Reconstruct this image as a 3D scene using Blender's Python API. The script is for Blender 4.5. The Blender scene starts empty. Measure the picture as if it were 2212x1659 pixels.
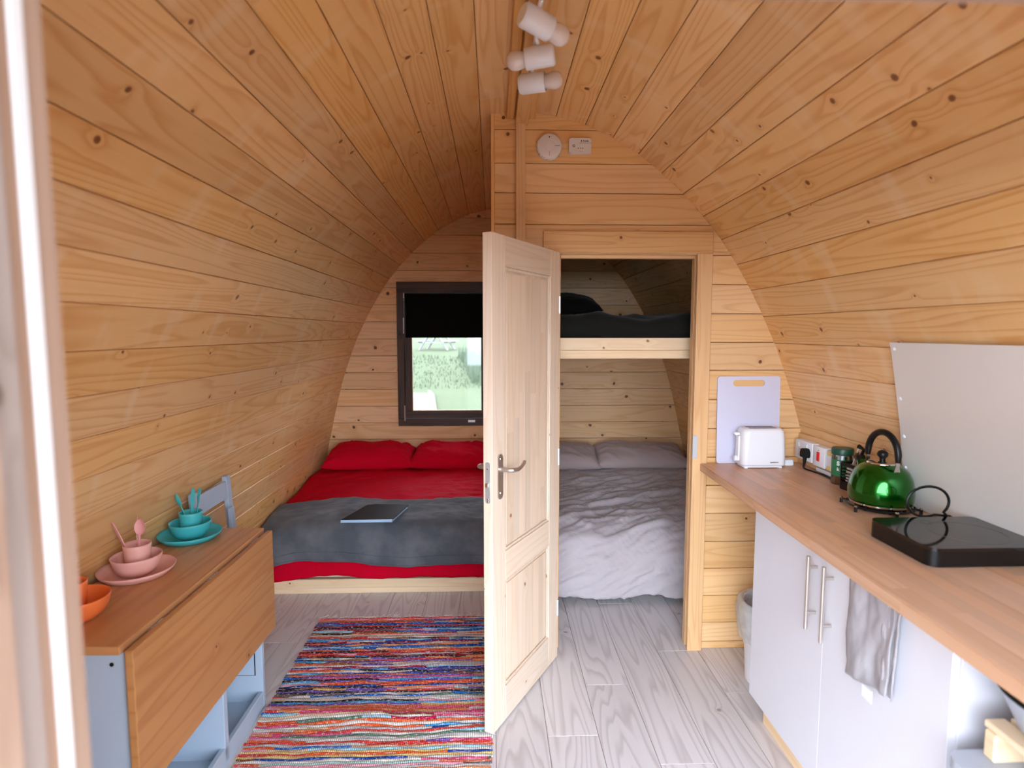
import bpy, bmesh, math, random
from mathutils import Vector, Matrix, noise, Euler
random.seed(7)
D2R = math.pi / 180
S = bpy.context.scene
COL = S.collection

# ------------------------------------------------------------------ camera
cd = bpy.data.cameras.new('camera'); cam = bpy.data.objects.new('camera', cd); COL.objects.link(cam)
cam.location = (-0.122, 0.0, 1.60)
cam.rotation_euler = (math.radians(90 - 5.057), 0, math.radians(-1.9017))
cd.sensor_fit = 'HORIZONTAL'; cd.sensor_width = 36.0; cd.lens = 36.0 * 1260.0 / 2212.0
cd.clip_start = 0.05; cd.clip_end = 300
cd.dof.use_dof = True; cd.dof.focus_distance = 3.0; cd.dof.aperture_fstop = 2.2
S.camera = cam
# ------------------------------------------------------------------ sky and exposure (bright overcast day)
W = bpy.data.worlds.new('overcast_sky'); S.world = W; W.use_nodes = True
bg = W.node_tree.nodes['Background']
bg.inputs['Color'].default_value = (0.80, 0.92, 1.09, 1); bg.inputs['Strength'].default_value = 8.2
S.view_settings.view_transform = 'Standard'; S.view_settings.look = 'None'
S.view_settings.exposure = 0.86; S.view_settings.gamma = 1.0; S.view_settings.use_curve_mapping = False

# ------------------------------------------------------------------ material helpers
class NT:
    def __init__(s, name):
        s.m = bpy.data.materials.new(name); s.m.use_nodes = True
        s.t = s.m.node_tree; s.t.nodes.clear()
        s.out = s.t.nodes.new('ShaderNodeOutputMaterial')
    def n(s, typ, **kw):
        nd = s.t.nodes.new('ShaderNode' + typ)
        for k, v in kw.items():
            if k.startswith('i_'):
                key = k[2:]; key = int(key) if key.isdigit() else key
                nd.inputs[key].default_value = v
            else: setattr(nd, k, v)
        return nd
    def l(s, a, b): s.t.links.new(a, b)
    def math(s, op, a, b=None, c=None, clamp=False):
        nd = s.t.nodes.new('ShaderNodeMath'); nd.operation = op; nd.use_clamp = clamp
        for i, v in enumerate((a, b, c)):
            if v is None: continue
            if isinstance(v, (int, float)): nd.inputs[i].default_value = v
            else: s.l(v, nd.inputs[i])
        return nd.outputs[0]
    def comb(s, x, y, z=0.0):
        nd = s.t.nodes.new('ShaderNodeCombineXYZ')
        for i, v in enumerate((x, y, z)):
            if isinstance(v, (int, float)): nd.inputs[i].default_value = v
            else: s.l(v, nd.inputs[i])
        return nd.outputs[0]
    def mix(s, f, a, b, mode='MIX'):
        nd = s.t.nodes.new('ShaderNodeMix'); nd.data_type = 'RGBA'; nd.blend_type = mode
        for i, v in ((0, f), (6, a), (7, b)):
            if isinstance(v, (int, float)): nd.inputs[i].default_value = v
            elif isinstance(v, tuple): nd.inputs[i].default_value = v
            else: s.l(v, nd.inputs[i])
        return nd.outputs[2]
    def ramp(s, f, stops):
        nd = s.t.nodes.new('ShaderNodeValToRGB'); e = nd.color_ramp.elements
        while len(e) < len(stops): e.new(0.5)
        for el, (p, c) in zip(e, stops):
            el.position = p; el.color = c if isinstance(c, tuple) else (c, c, c, 1)
        s.l(f, nd.inputs[0]); return nd.outputs[0]
    def noise(s, vec, scale, detail=2, rough=0.5, dist=0.0):
        nd = s.n('TexNoise', i_Scale=scale, i_Detail=detail, i_Roughness=rough, i_Distortion=dist)
        if vec is not None: s.l(vec, nd.inputs['Vector'])
        return nd.outputs['Fac']
    def bsdf(s, color=None, rough=0.5, metal=0.0, spec=0.5, bump=None, bstr=0.2, bdist=0.002, **kw):
        b = s.n('BsdfPrincipled'); s.b = b
        if isinstance(color, tuple): b.inputs['Base Color'].default_value = color
        elif color is not None: s.l(color, b.inputs['Base Color'])
        if isinstance(rough, (int, float)): b.inputs['Roughness'].default_value = rough
        else: s.l(rough, b.inputs['Roughness'])
        b.inputs['Metallic'].default_value = metal; b.inputs['Specular IOR Level'].default_value = spec
        for k, v in kw.items(): b.inputs[k.replace('_', ' ')].default_value = v
        if bump is not None:
            bn = s.n('Bump', i_Strength=bstr, i_Distance=bdist); s.l(bump, bn.inputs['Height']); s.l(bn.outputs[0], b.inputs['Normal'])
        s.l(b.outputs[0], s.out.inputs[0]); return s.m

def lin(r, g, b):
    f = lambda c: (c / 12.92 if c <= 0.04045 else ((c + 0.055) / 1.055) ** 2.4)
    return (f(r / 255), f(g / 255), f(b / 255), 1)
def sc(c, k): return (c[0] * k, c[1] * k, c[2] * k, 1)

def plain(name, rgb, rough=0.5, metal=0.0, spec=0.5, var=0.06, scale=30, bump=0.0, **kw):
    t = NT(name); co = t.n('TexCoord').outputs['Object']
    f = t.noise(co, scale, 3)
    c = t.mix(f, sc(rgb, 1 - var), sc(rgb, 1 + var))
    return t.bsdf(c, rough, metal, spec, bump=f if bump else None, bstr=bump, **kw)

def wood(name, light, dark, knot, rings=7.0, across=5.0, along=0.55, ringmix=0.75, knotscale=4.2, knotkeep=0.55, knotr=0.055,
         rough=0.5, spread=0.16, stave=None, bump=0.12, pale=None, spec=0.4):
    """flat-sawn timber; UV is in metres, u along the grain"""
    t = NT(name)
    uv = t.n('TexCoord').outputs['UV']; sp = t.n('SeparateXYZ'); t.l(uv, sp.inputs[0])
    rnd = t.n('ObjectInfo').outputs['Random']
    off = t.math('MULTIPLY', rnd, 61.0)
    u = t.math('ADD', sp.outputs[0], off); v = t.math('ADD', sp.outputs[1], t.math('MULTIPLY', rnd, 23.0))
    tone = rnd
    if stave:
        sl, sw = stave                                    # glued staves: every stave has its own tone and grain
        row = t.math('FLOOR', t.math('DIVIDE', v, sw))
        wn = t.n('TexWhiteNoise', noise_dimensions='1D'); t.l(row, wn.inputs['W'])
        us = t.math('ADD', u, t.math('MULTIPLY', wn.outputs['Value'], sl))
        cell = t.math('FLOOR', t.math('DIVIDE', us, sl))
        wn2 = t.n('TexWhiteNoise', noise_dimensions='2D'); t.l(t.comb(row, cell), wn2.inputs['Vector'])
        tone = wn2.outputs['Value']
        u = t.math('ADD', u, t.math('MULTIPLY', tone, 17.0)); v = t.math('ADD', v, t.math('MULTIPLY', tone, 9.0))
    P = t.comb(u, v, off)
    # knots
    vo = t.n('TexVoronoi', voronoi_dimensions='2D', feature='F1', i_Scale=knotscale, i_Randomness=1.0)
    wob = t.n('TexNoise', i_Scale=14.0, i_Detail=1.0); t.l(P, wob.inputs['Vector'])
    t.l(t.comb(t.math('ADD', u, t.math('MULTIPLY', wob.outputs['Fac'], 0.03)), v), vo.inputs['Vector'])
    d = vo.outputs['Distance']; vs = t.n('SeparateColor'); t.l(vo.outputs['Color'], vs.inputs[0])
    keep = t.math('LESS_THAN', vs.outputs[0], knotkeep)
    rad = t.math('MULTIPLY_ADD', vs.outputs[1], knotr * 0.8, knotr * 0.4)
    rel = t.math('DIVIDE', d, rad)
    km = t.math('MULTIPLY', keep, t.ramp(rel, [(0.0, 1.0), (0.75, 0.85), (1.0, 0.0)]))
    halo = t.math('MULTIPLY', keep, t.math('POWER', 2.718, t.math('MULTIPLY', rel, -0.55)))
    # growth rings = contours of a stretched field, pushed around the knots
    fld = t.noise(t.comb(t.math('MULTIPLY', u, along), t.math('MULTIPLY', v, across), off), 1.0, 1.5, 0.45)
    fld = t.math('ADD', t.math('MULTIPLY', fld, rings), t.math('MULTIPLY', halo, 1.6))
    wv = t.noise(t.comb(t.math('MULTIPLY', u, 5), t.math('MULTIPLY', v, 30), off), 1.0, 2)
    fr = t.math('FRACT', t.math('ADD', fld, t.math('MULTIPLY', wv, 0.22)))
    ring = t.ramp(fr, [(0.0, 0.0), (0.5, 0.12), (0.84, 1.0), (0.95, 0.4), (1.0, 0.0)])
    fine = t.noise(t.comb(t.math('MULTIPLY', u, 6), t.math('MULTIPLY', v, 240), off), 1.0, 2, 0.6)
    broad = t.noise(t.comb(t.math('MULTIPLY', u, 1.1), t.math('MULTIPLY', v, 7), off), 1.0, 2)
    c = t.mix(t.math('MULTIPLY', ring, ringmix), light, dark)
    c = t.mix(t.math('MULTIPLY', broad, 0.45), c, t.mix(0.4, c, dark))
    if pale:
        pm = t.noise(t.comb(t.math('MULTIPLY', u, 9), t.math('MULTIPLY', v, 3), off), 1.0, 2)
        pm = t.ramp(pm, [(0.0, 0.0), (0.56, 0.0), (0.72, 1.0), (1.0, 1.0)])
        c = t.mix(t.math('MULTIPLY', pm, 0.5), c, pale)
    c = t.mix(t.math('MULTIPLY', fine, 0.22), c, sc(dark, 0.8))
    c = t.mix(t.math('MULTIPLY', t.math('MULTIPLY', halo, 0.4), keep), c, dark)
    c = t.mix(km, c, knot)
    hv = t.n('HueSaturation'); t.l(c, hv.inputs['Color'])
    t.l(t.math('MULTIPLY_ADD', tone, spread, 1.0 - spread * 0.5), hv.inputs['Value'])
    t.l(t.math('MULTIPLY_ADD', t.math('FRACT', t.math('MULTIPLY', tone, 7.3)), 0.12, 0.95), hv.inputs['Saturation'])
    hgt = t.math('SUBTRACT', t.math('MULTIPLY', fine, 0.6), t.math('MULTIPLY', ring, 0.4))
    return t.bsdf(hv.outputs[0], rough, 0, spec, bump=hgt, bstr=bump, bdist=0.0015)

def cloth(name, rgb, rough=0.85, scale=260, var=0.12, sheen=0.2, patch=0.0, patchcol=None, bstr=0.25):
    t = NT(name); co = t.n('TexCoord').outputs['Object']
    f = t.noise(co, scale, 2); g = t.noise(co, 6, 3)
    c = t.mix(f, sc(rgb, 1 - var), sc(rgb, 1 + var))
    if patch: c = t.mix(t.math('MULTIPLY', t.ramp(g, [(0.42, 0.0), (0.68, 1.0)]), patch), c, patchcol)
    return t.bsdf(c, rough, 0, 0.08, bump=f, bstr=bstr, bdist=0.001, Sheen_Weight=sheen)

def metal(name, rgb, rough=0.3, m=1.0): return plain(name, rgb, rough, m, 0.5, 0.04, 60)
def clear(name, tint=(0.97, 0.99, 0.98, 1), refl=0.9, ior=1.45):
    t = NT(name); tr = t.n('BsdfTransparent'); tr.inputs[0].default_value = tint
    gl = t.n('BsdfGlossy', i_Roughness=0.03); f = t.n('Fresnel', i_IOR=ior)
    mx = t.n('MixShader'); t.l(t.math('MULTIPLY', f.outputs[0], refl), mx.inputs[0]); t.l(tr.outputs[0], mx.inputs[1]); t.l(gl.outputs[0], mx.inputs[2])
    t.l(mx.outputs[0], t.out.inputs[0]); return t.m

M = {}
M['vault'] = wood('pine_vault', lin(239, 195, 136), lin(208, 144, 78), lin(122, 70, 36), rings=14, across=8, along=0.5, ringmix=0.62, knotkeep=0.55, knotr=0.045, knotscale=4.2, rough=0.42, pale=lin(240, 210, 168))
M['partition'] = wood('pine_partition', lin(237, 194, 140), lin(209, 151, 94), lin(100, 56, 34), rings=13, across=7, ringmix=0.5, knotkeep=0.45, knotr=0.045, rough=0.5)
M['back'] = wood('pine_back_wall', lin(245, 204, 154), lin(215, 160, 104), lin(88, 50, 30), rings=12, across=8, ringmix=0.5, knotkeep=0.7, knotr=0.06, rough=0.5)
M['trim'] = wood('pine_trim', lin(227, 184, 131), lin(201, 144, 91), lin(120, 62, 34), rings=11, across=14, ringmix=0.55, knotkeep=0.3, knotr=0.05, rough=0.5)
M['beam'] = wood('pine_beam', lin(228, 180, 120), lin(200, 138, 76), lin(110, 60, 30), rings=8, across=14, ringmix=0.6, knotkeep=0.2, rough=0.5)
M['door'] = wood('pale_pine_door', lin(230, 210, 188), lin(214, 184, 152), lin(160, 104, 66), rings=10, across=10, ringmix=0.5, knotkeep=0.35, knotr=0.045, rough=0.5)
M['panel'] = wood('pine_door_panel', lin(230, 208, 184), lin(212, 180, 146), lin(160, 100, 60), rings=5, across=10, ringmix=0.4, knotkeep=0.1, rough=0.5, stave=(0.7, 0.052), spread=0.16)
M['frame'] = wood('pale_bed_timber', lin(238, 212, 176), lin(222, 184, 138), lin(150, 96, 54), rings=6, across=14, ringmix=0.45, knotkeep=0.5, knotr=0.03, rough=0.55)
M['table'] = wood('honey_pine', lin(200, 142, 86), lin(166, 104, 54), lin(92, 48, 22), rings=7, across=9, ringmix=0.6, knotkeep=0.25, knotr=0.04, rough=0.38)
M['worktop'] = wood('oiled_stave_worktop', lin(214, 172, 140), lin(190, 142, 108), lin(170, 116, 80), rings=5, across=12, ringmix=0.5, knotkeep=0.0, rough=0.36, stave=(0.42, 0.042), spread=0.22)
M['floor'] = wood('grey_oak_vinyl', lin(226, 220, 220), lin(190, 181, 180), lin(160, 150, 146), rings=15, across=7, along=0.7, ringmix=0.75, knotkeep=0.12, knotr=0.05, rough=0.42, spread=0.1, bump=0.06)
M['darkframe'] = wood('dark_stained_timber', lin(78, 50, 30), lin(36, 23, 13), lin(14, 9, 6), rings=7, across=12, ringmix=0.8, knotkeep=0.5, rough=0.45)
M['weathered'] = wood('weathered_timber', lin(178, 162, 152), lin(148, 130, 118), lin(110, 92, 80), rings=6, across=12, ringmix=0.5, knotkeep=0.4, rough=0.7)
M['jamb'] = wood('doorway_timber', lin(184, 152, 130), lin(154, 122, 100), lin(110, 80, 60), rings=6, across=12, ringmix=0.5, knotkeep=0.3, rough=0.6)
M['gap'] = plain('dark_gap', lin(112, 66, 34), 0.9)
M['shell'] = plain('outer_shell', lin(120, 80, 50), 0.9)
M['bluegrey'] = plain('blue_grey_paint', lin(172, 188, 204), 0.42, var=0.03, scale=12)
M['white'] = plain('white_laminate', lin(216, 214, 219), 0.35, var=0.015, scale=6)
M['whiteplastic'] = plain('white_plastic', lin(232, 232, 236), 0.28, var=0.015)
M['creamplastic'] = plain('aged_white_plastic', lin(224, 216, 210), 0.35, var=0.02)
M['boardplastic'] = plain('chopping_board_plastic', lin(206, 204, 222), 0.4, var=0.015)
M['edgelight'] = plain('painted_edge_light', lin(232, 229, 226), 0.6, var=0.02)  # white tone stands in for sunlight on the jamb edge
M['splash'] = plain('white_splashback_sheet', lin(222, 214, 206), 0.3, var=0.015, scale=4)
M['black'] = plain('black_plastic', lin(15, 14, 13), 0.38, spec=0.3)
M['blackglass'] = plain('black_glass', lin(14, 12, 11), 0.06, spec=0.6)
M['ring'] = plain('printed_grey_ring', lin(60, 56, 52), 0.3)
M['nickel'] = metal('brushed_nickel', lin(204, 196, 188), 0.32, 0.9)
M['chrome'] = metal('chrome', lin(214, 212, 208), 0.12)
M['zinc'] = metal('zinc_plate', lin(206, 212, 216), 0.4, 0.7)
M['green'] = plain('green_lacquer', lin(4, 96, 12), 0.2, 0.85, 0.6, 0.04, Coat_Weight=0.6, Coat_Roughness=0.05)
M['darkgreen'] = plain('dark_green_lid', lin(16, 70, 52), 0.4)
M['labelgreen'] = plain('green_label', lin(34, 110, 66), 0.5)
M['coffee'] = plain('coffee_granules', lin(98, 56, 28), 0.9, var=0.4, scale=500)
M['red'] = plain('red_rocker', lin(214, 24, 22), 0.35)
M['yellowed'] = plain('yellowed_plastic', lin(226, 200, 120), 0.4)
M['sheet'] = cloth('crimson_cotton', lin(196, 2, 36), 0.85, 300, 0.1, 0.0)
M['blanket'] = cloth('charcoal_fleece', lin(82, 86, 92), 0.95, 220, 0.25, 0.15, 0.6, lin(118, 118, 122))
M['duvet'] = cloth('taupe_grey_cotton', lin(186, 175, 176), 0.8, 300, 0.05, 0.2)
M['pillowgrey'] = cloth('taupe_pillowcase', lin(176, 156, 152), 0.8, 300, 0.05, 0.2)
M['darkbed'] = cloth('black_green_bedding', lin(30, 30, 26), 0.9, 300, 0.1, 0.1)
M['blind'] = cloth('black_blind_fabric', lin(14, 13, 12), 0.9, 300, 0.1, 0.0)
M['linen'] = cloth('grey_linen', lin(170, 164, 166), 0.95, 420, 0.16, 0.1, 0.5, lin(150, 144, 146), 0.4)
M['folder'] = plain('dark_brown_folder', lin(26, 21, 17), 0.6, spec=0.1)
M['paper'] = plain('pale_blue_pages', lin(168, 196, 220), 0.6)
M['pink'] = plain('matte_pink_plastic', lin(234, 176, 162), 0.5, var=0.02)
M['pinkcut'] = plain('pink_cutlery_plastic', lin(232, 166, 164), 0.45, var=0.02)
M['teal'] = plain('matte_teal_plastic', lin(66, 182, 186), 0.45, var=0.02)
M['orange'] = plain('matte_orange_plastic', lin(244, 124, 62), 0.45, var=0.02)
M['glass'] = clear('window_glass')
M['jarglass'] = clear('clear_jar_plastic', (0.95, 0.95, 0.93, 1))
def polythene():
    t = NT('thin_milky_polythene'); tr = t.n('BsdfTransparent'); df = t.n('BsdfTranslucent'); df.inputs[0].default_value = lin(226, 230, 226)
    d2 = t.n('BsdfPrincipled', i_Roughness=0.25); d2.inputs['Base Color'].default_value = lin(224, 228, 226)
    m1 = t.n('MixShader'); m1.inputs[0].default_value = 0.5; t.l(df.outputs[0], m1.inputs[1]); t.l(d2.outputs[0], m1.inputs[2])
    n = t.noise(t.n('TexCoord').outputs['Object'], 18, 3); m2 = t.n('MixShader'); t.l(t.math('MULTIPLY_ADD', n, 0.6, 0.25), m2.inputs[0]); t.l(tr.outputs[0], m2.inputs[1]); t.l(m1.outputs[0], m2.inputs[2])
    t.l(m2.outputs[0], t.out.inputs[0]); return t.m
M['poly'] = polythene()
M['bulb'] = plain('frosted_bulb', lin(226, 212, 204), 0.25, var=0.01)
M['greybox'] = plain('grey_storage_plastic', lin(176, 182, 192), 0.4)
M['fringe'] = cloth('undyed_cotton_fringe', lin(214, 204, 192), 0.9, 300)
M['leaf'] = plain('plant_green', lin(44, 120, 62), 0.5)
M['gravel'] = plain('pale_gravel', lin(74, 67, 62), 0.95, var=0.35, scale=90)
M['deck'] = plain('pale_bounce_decking', lin(158, 138, 122), 0.8, var=0.1, scale=10)  # pale tone chosen to bounce light up to the ceiling
M['greywood'] = plain('sun_bleached_timber', lin(120, 116, 112), 0.8, var=0.12, scale=8)
M['printgrey'] = plain('grey_print', lin(120, 112, 108), 0.6)
M['printdark'] = plain('dark_print', lin(60, 56, 60), 0.6)

def rug_mat():
    t = NT('woven_rag_strips')
    at = t.n('Attribute', attribute_name='strip_colour'); uv = t.n('TexCoord').outputs['UV']
    sp = t.n('SeparateXYZ'); t.l(uv, sp.inputs[0])
    # warp threads pull the rag in every few millimetres
    w = t.math('SINE', t.math('MULTIPLY', sp.outputs[0], 2 * math.pi / 0.0075))
    w = t.ramp(t.math('MULTIPLY_ADD', w, 0.5, 0.5), [(0.0, 0.0), (0.35, 1.0), (1.0, 1.0)])
    n = t.noise(t.comb(t.math('MULTIPLY', sp.outputs[0], 70), t.math('MULTIPLY', sp.outputs[1], 260)), 1.0, 3)
    c = t.mix(t.math('MULTIPLY', t.ramp(n, [(0.53, 0.0), (0.64, 1.0)]), 0.6), at.outputs['Color'], lin(240, 228, 222)); c = t.mix(t.math('MULTIPLY', t.math('SUBTRACT', 1.0, w), 0.6), c, t.mix(0.7, c, lin(30, 22, 24)))
    h = t.math('ADD', w, t.math('MULTIPLY', n, 0.5))
    return t.bsdf(c, 0.9, 0, 0.15, bump=h, bstr=0.9, bdist=0.003)
M['rug'] = rug_mat()
def grass_mat():
    t = NT('meadow_grass'); co = t.n('TexCoord').outputs['Object']
    a = t.noise(co, 0.9, 4); b = t.noise(co, 14, 4)
    c = t.mix(a, lin(60, 66, 46), lin(74, 76, 56)); c = t.mix(t.math('MULTIPLY', b, 0.7), c, lin(52, 60, 38))
    return t.bsdf(c, 0.95, 0, 0.1, bump=b, bstr=0.6, bdist=0.05)
M['grass'] = grass_mat()
M['blade'] = plain('rush_blades', lin(60, 70, 50), 0.8, var=0.3, scale=3)

# ------------------------------------------------------------------ geometry helpers
def uvbox(bm, g=1, ofs=(0, 0)):
    lay = bm.loops.layers.uv.verify()
    for f in bm.faces:
        n = f.normal; ax = max(range(3), key=lambda i: abs(n[i]))
        if ax == g: a, b = [i for i in range(3) if i != ax]
        else: a = g; b = [i for i in range(3) if i not in (ax, g)][0]
        for lp in f.loops: lp[lay].uv = (lp.vert.co[a] + ofs[0], lp.vert.co[b] + ofs[1] + 0.31 * ax)

def tagit(o, label=None, cat=None, group=None, kind=None):
    if label: o['label'] = label
    if cat: o['category'] = cat
    if group: o['group'] = group
    if kind: o['kind'] = kind
    return o

def mk(name, bm, mat, parent=None, loc=(0, 0, 0), rot=(0, 0, 0), smooth=False, grain=None, label=None, cat=None, group=None, kind=None):
    bm.normal_update()
    bmesh.ops.recalc_face_normals(bm, faces=bm.faces[:])
    if grain is not None: uvbox(bm, grain)
    me = bpy.data.meshes.new(name); bm.to_mesh(me); bm.free()
    if isinstance(mat, (list, tuple)):
        for m in mat: me.materials.append(M[m])
    else: me.materials.append(M[mat])
    if smooth:
        me.polygons.foreach_set('use_smooth', [True] * len(me.polygons))
        if smooth != 2: me.set_sharp_from_angle(angle=math.radians(38))
    o = bpy.data.objects.new(name, me); COL.objects.link(o)
    o.location = loc; o.rotation_euler = rot
    if parent: o.parent = parent
    return tagit(o, label, cat, group, kind)

def thing(name, loc, label, cat, rot=(0, 0, 0), group=None):
    o = bpy.data.objects.new(name, None); COL.objects.link(o); o.location = loc; o.rotation_euler = rot
    o.empty_display_size = 0.05
    return tagit(o, label, cat, group)

def copy_tree(o, parent=None):
    c = o.copy(); COL.objects.link(c); c.parent = parent
    for ch in [x for x in bpy.data.objects if x.parent == o]: copy_tree(ch, c)
    return c

def B(): return bmesh.new()
def box(bm, x0, x1, y0, y1, z0, z1, b=0.0, seg=1):
    vs = [bm.verts.new((x, y, z)) for z in (z0, z1) for y in (y0, y1) for x in (x0, x1)]
    fs = [bm.faces.new([vs[i] for i in q]) for q in ((0, 2, 3, 1), (4, 5, 7, 6), (0, 1, 5, 4), (2, 6, 7, 3), (0, 4, 6, 2), (1, 3, 7, 5))]
    if b > 0:
        es = list({e for f in fs for e in f.edges})
        bmesh.ops.bevel(bm, geom=es, offset=b, segments=seg, profile=0.5, affect='EDGES')
    return bm
def bx(*a, **k): return box(B(), *a, **k)

def tube(bm, pts, r, seg=10, caps=True, closed=False):
    pts = [Vector(p) for p in pts]; n = len(pts); rings = []
    up = None
    for i, p in enumerate(pts):
        if closed: tg = (pts[(i + 1) % n] - pts[i - 1]).normalized()
        else: tg = (pts[min(i + 1, n - 1)] - pts[max(i - 1, 0)]).normalized()
        if up is None:
            up = Vector((0, 0, 1)) if abs(tg.z) < 0.9 else Vector((1, 0, 0))
        up = (up - tg * up.dot(tg)).normalized(); sd = tg.cross(up)
        rr = r[i] if isinstance(r, (list, tuple)) else r
        rings.append([bm.verts.new(p + (up * math.cos(a) + sd * math.sin(a)) * rr) for a in (2 * math.pi * k / seg for k in range(seg))])
    for i in range(n if closed else n - 1):
        A, C = rings[i], rings[(i + 1) % n]
        for k in range(seg): bm.faces.new((A[k], A[(k + 1) % seg], C[(k + 1) % seg], C[k]))
    if caps and not closed: bm.faces.new(rings[0][::-1]); bm.faces.new(rings[-1])
    return bm

def lathe(bm, prof, seg=32, rib=0, ribamp=0.0, ribrange=None, cx=0, cy=0):
    rings = []
    for i, (r, z) in enumerate(prof):
        if r < 1e-5: rings.append([bm.verts.new((cx, cy, z))]); continue
        ring = []
        for k in range(seg):
            a = 2 * math.pi * k / seg; rr = r
            if rib and ribrange and ribrange[0] <= i <= ribrange[1]: rr += ribamp * (1 if k % 2 else -1)
            ring.append(bm.verts.new((cx + rr * math.cos(a), cy + rr * math.sin(a), z)))
        rings.append(ring)
    for A, C in zip(rings, rings[1:]):
        if len(A) == 1 and len(C) == 1: continue
        for k in range(seg):
            k2 = (k + 1) % seg
            if len(A) == 1: bm.faces.new((A[0], C[k2], C[k]))
            elif len(C) == 1: bm.faces.new((A[k], A[k2], C[0]))
            else: bm.faces.new((A[k], A[k2], C[k2], C[k]))
    return bm

def prism(bm, poly, a0, a1, axis='y'):
    """extrude a 2-D polygon: axis y -> poly in (x,z); axis z -> (x,y); axis x -> (y,z)"""
    def P(p, d):
        if axis == 'y': return (p[0], d, p[1])
        if axis == 'z': return (p[0], p[1], d)
        return (d, p[0], p[1])
    A = [bm.verts.new(P(p, a0)) for p in poly]; C = [bm.verts.new(P(p, a1)) for p in poly]; n = len(poly)
    fa = bm.faces.new(A); fc = bm.faces.new(C[::-1])
    for i in range(n): bm.faces.new((A[i], C[i], C[(i + 1) % n], A[(i + 1) % n]))
    return fa, fc

def rrect(w, h, r, n=6, cx=0, cy=0):
    pts = []
    for sx, sy, a0 in ((1, 1, 0), (-1, 1, 90), (-1, -1, 180), (1, -1, 270)):
        for k in range(n + 1):
            a = (a0 + 90 * k / n) * D2R
            pts.append((cx + sx * (w / 2 - r) + r * math.cos(a), cy + sy * (h / 2 - r) + r * math.sin(a)))
    return pts

def clip(poly, conv):
    """Sutherland-Hodgman, conv is counter-clockwise convex"""
    out = poly
    for i in range(len(conv)):
        a, b = conv[i], conv[(i + 1) % len(conv)]
        side = lambda p: (b[0] - a[0]) * (p[1] - a[1]) - (b[1] - a[1]) * (p[0] - a[0])
        res = []
        for j in range(len(out)):
            p, q = out[j - 1], out[j]; sp, sq = side(p), side(q)
            if sq >= 0:
                if sp < 0: t = sp / (sp - sq); res.append((p[0] + (q[0] - p[0]) * t, p[1] + (q[1] - p[1]) * t))
                res.append(q)
            elif sp >= 0:
                t = sp / (sp - sq); res.append((p[0] + (q[0] - p[0]) * t, p[1] + (q[1] - p[1]) * t))
        out = res
        if not out: return []
    r = []
    for p in out:
        if not r or (abs(p[0] - r[-1][0]) + abs(p[1] - r[-1][1])) > 1e-4: r.append(p)
    if len(r) > 2 and abs(r[0][0] - r[-1][0]) + abs(r[0][1] - r[-1][1]) < 1e-4: r.pop()
    return r if len(r) > 2 else []

def text_mesh(body, size, name, mat, parent, loc, rot, ext=0.0003, align='CENTER', bold=0.0):
    cu = bpy.data.curves.new(name, 'FONT'); cu.body = body; cu.size = size; cu.extrude = ext; cu.align_x = align; cu.align_y = 'CENTER'
    cu.offset = bold; cu.resolution_u = 3
    ob = bpy.data.objects.new('tmp_text', cu); COL.objects.link(ob)
    bpy.context.view_layer.update()
    me = bpy.data.meshes.new_from_object(ob.evaluated_get(bpy.context.evaluated_depsgraph_get()))
    bpy.data.objects.remove(ob); bpy.data.curves.remove(cu)
    me.name = name; me.materials.clear(); me.materials.append(M[mat])
    o = bpy.data.objects.new(name, me); COL.objects.link(o); o.location = loc; o.rotation_euler = rot; o.parent = parent
    return o

# ------------------------------------------------------------------ the pod's arched cross-section (half), x outwards, z up
RAW = [(0, 2.622), (0.09, 2.615), (0.176, 2.600), (0.314, 2.563), (0.444, 2.505), (0.567, 2.433), (0.679, 2.345), (0.786, 2.251), (0.885, 2.143), (0.976, 2.034),
       (1.057, 1.913), (1.131, 1.788), (1.196, 1.660), (1.258, 1.528), (1.308, 1.396), (1.357, 1.259), (1.396, 1.122), (1.435, 0.958), (1.474, 0.793),
       (1.507, 0.632), (1.535, 0.47), (1.556, 0.30), (1.568, 0.15), (1.574, 0.0)]
def resample(start, step):
    pts = RAW[start:]; out = [pts[0]]; need = step
    for a, b in zip(pts, pts[1:]):
        L = math.hypot(b[0] - a[0], b[1] - a[1]); pos = 0
        while pos + need <= L + 1e-9:
            pos += need; t = pos / L; out.append((a[0] + (b[0] - a[0]) * t, a[1] + (b[1] - a[1]) * t)); need = step
        need -= L - pos
    out.append(pts[-1]); return out
SEAM = [RAW[0]] + resample(2, 0.1418)
def wx(z):
    for a, b in zip(RAW, RAW[1:]):
        if b[1] <= z <= a[1]: return a[0] + (b[0] - a[0]) * (a[1] - z) / (a[1] - b[1])
    return RAW[-1][0]
Y0, YP, YB = 0.60, 2.80, 4.90
YSKYBLOCK = -0.55          # unseen roof extension added to block high sky light before the entrance
PROF = [(-x, z) for x, z in reversed(SEAM[1:])]
PROF = [(x, z) for x, z in SEAM[1:][::-1]] + [(0, SEAM[0][1])] + [(-x, z) for x, z in SEAM[1:]]       # counter-clockwise from floor right

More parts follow.
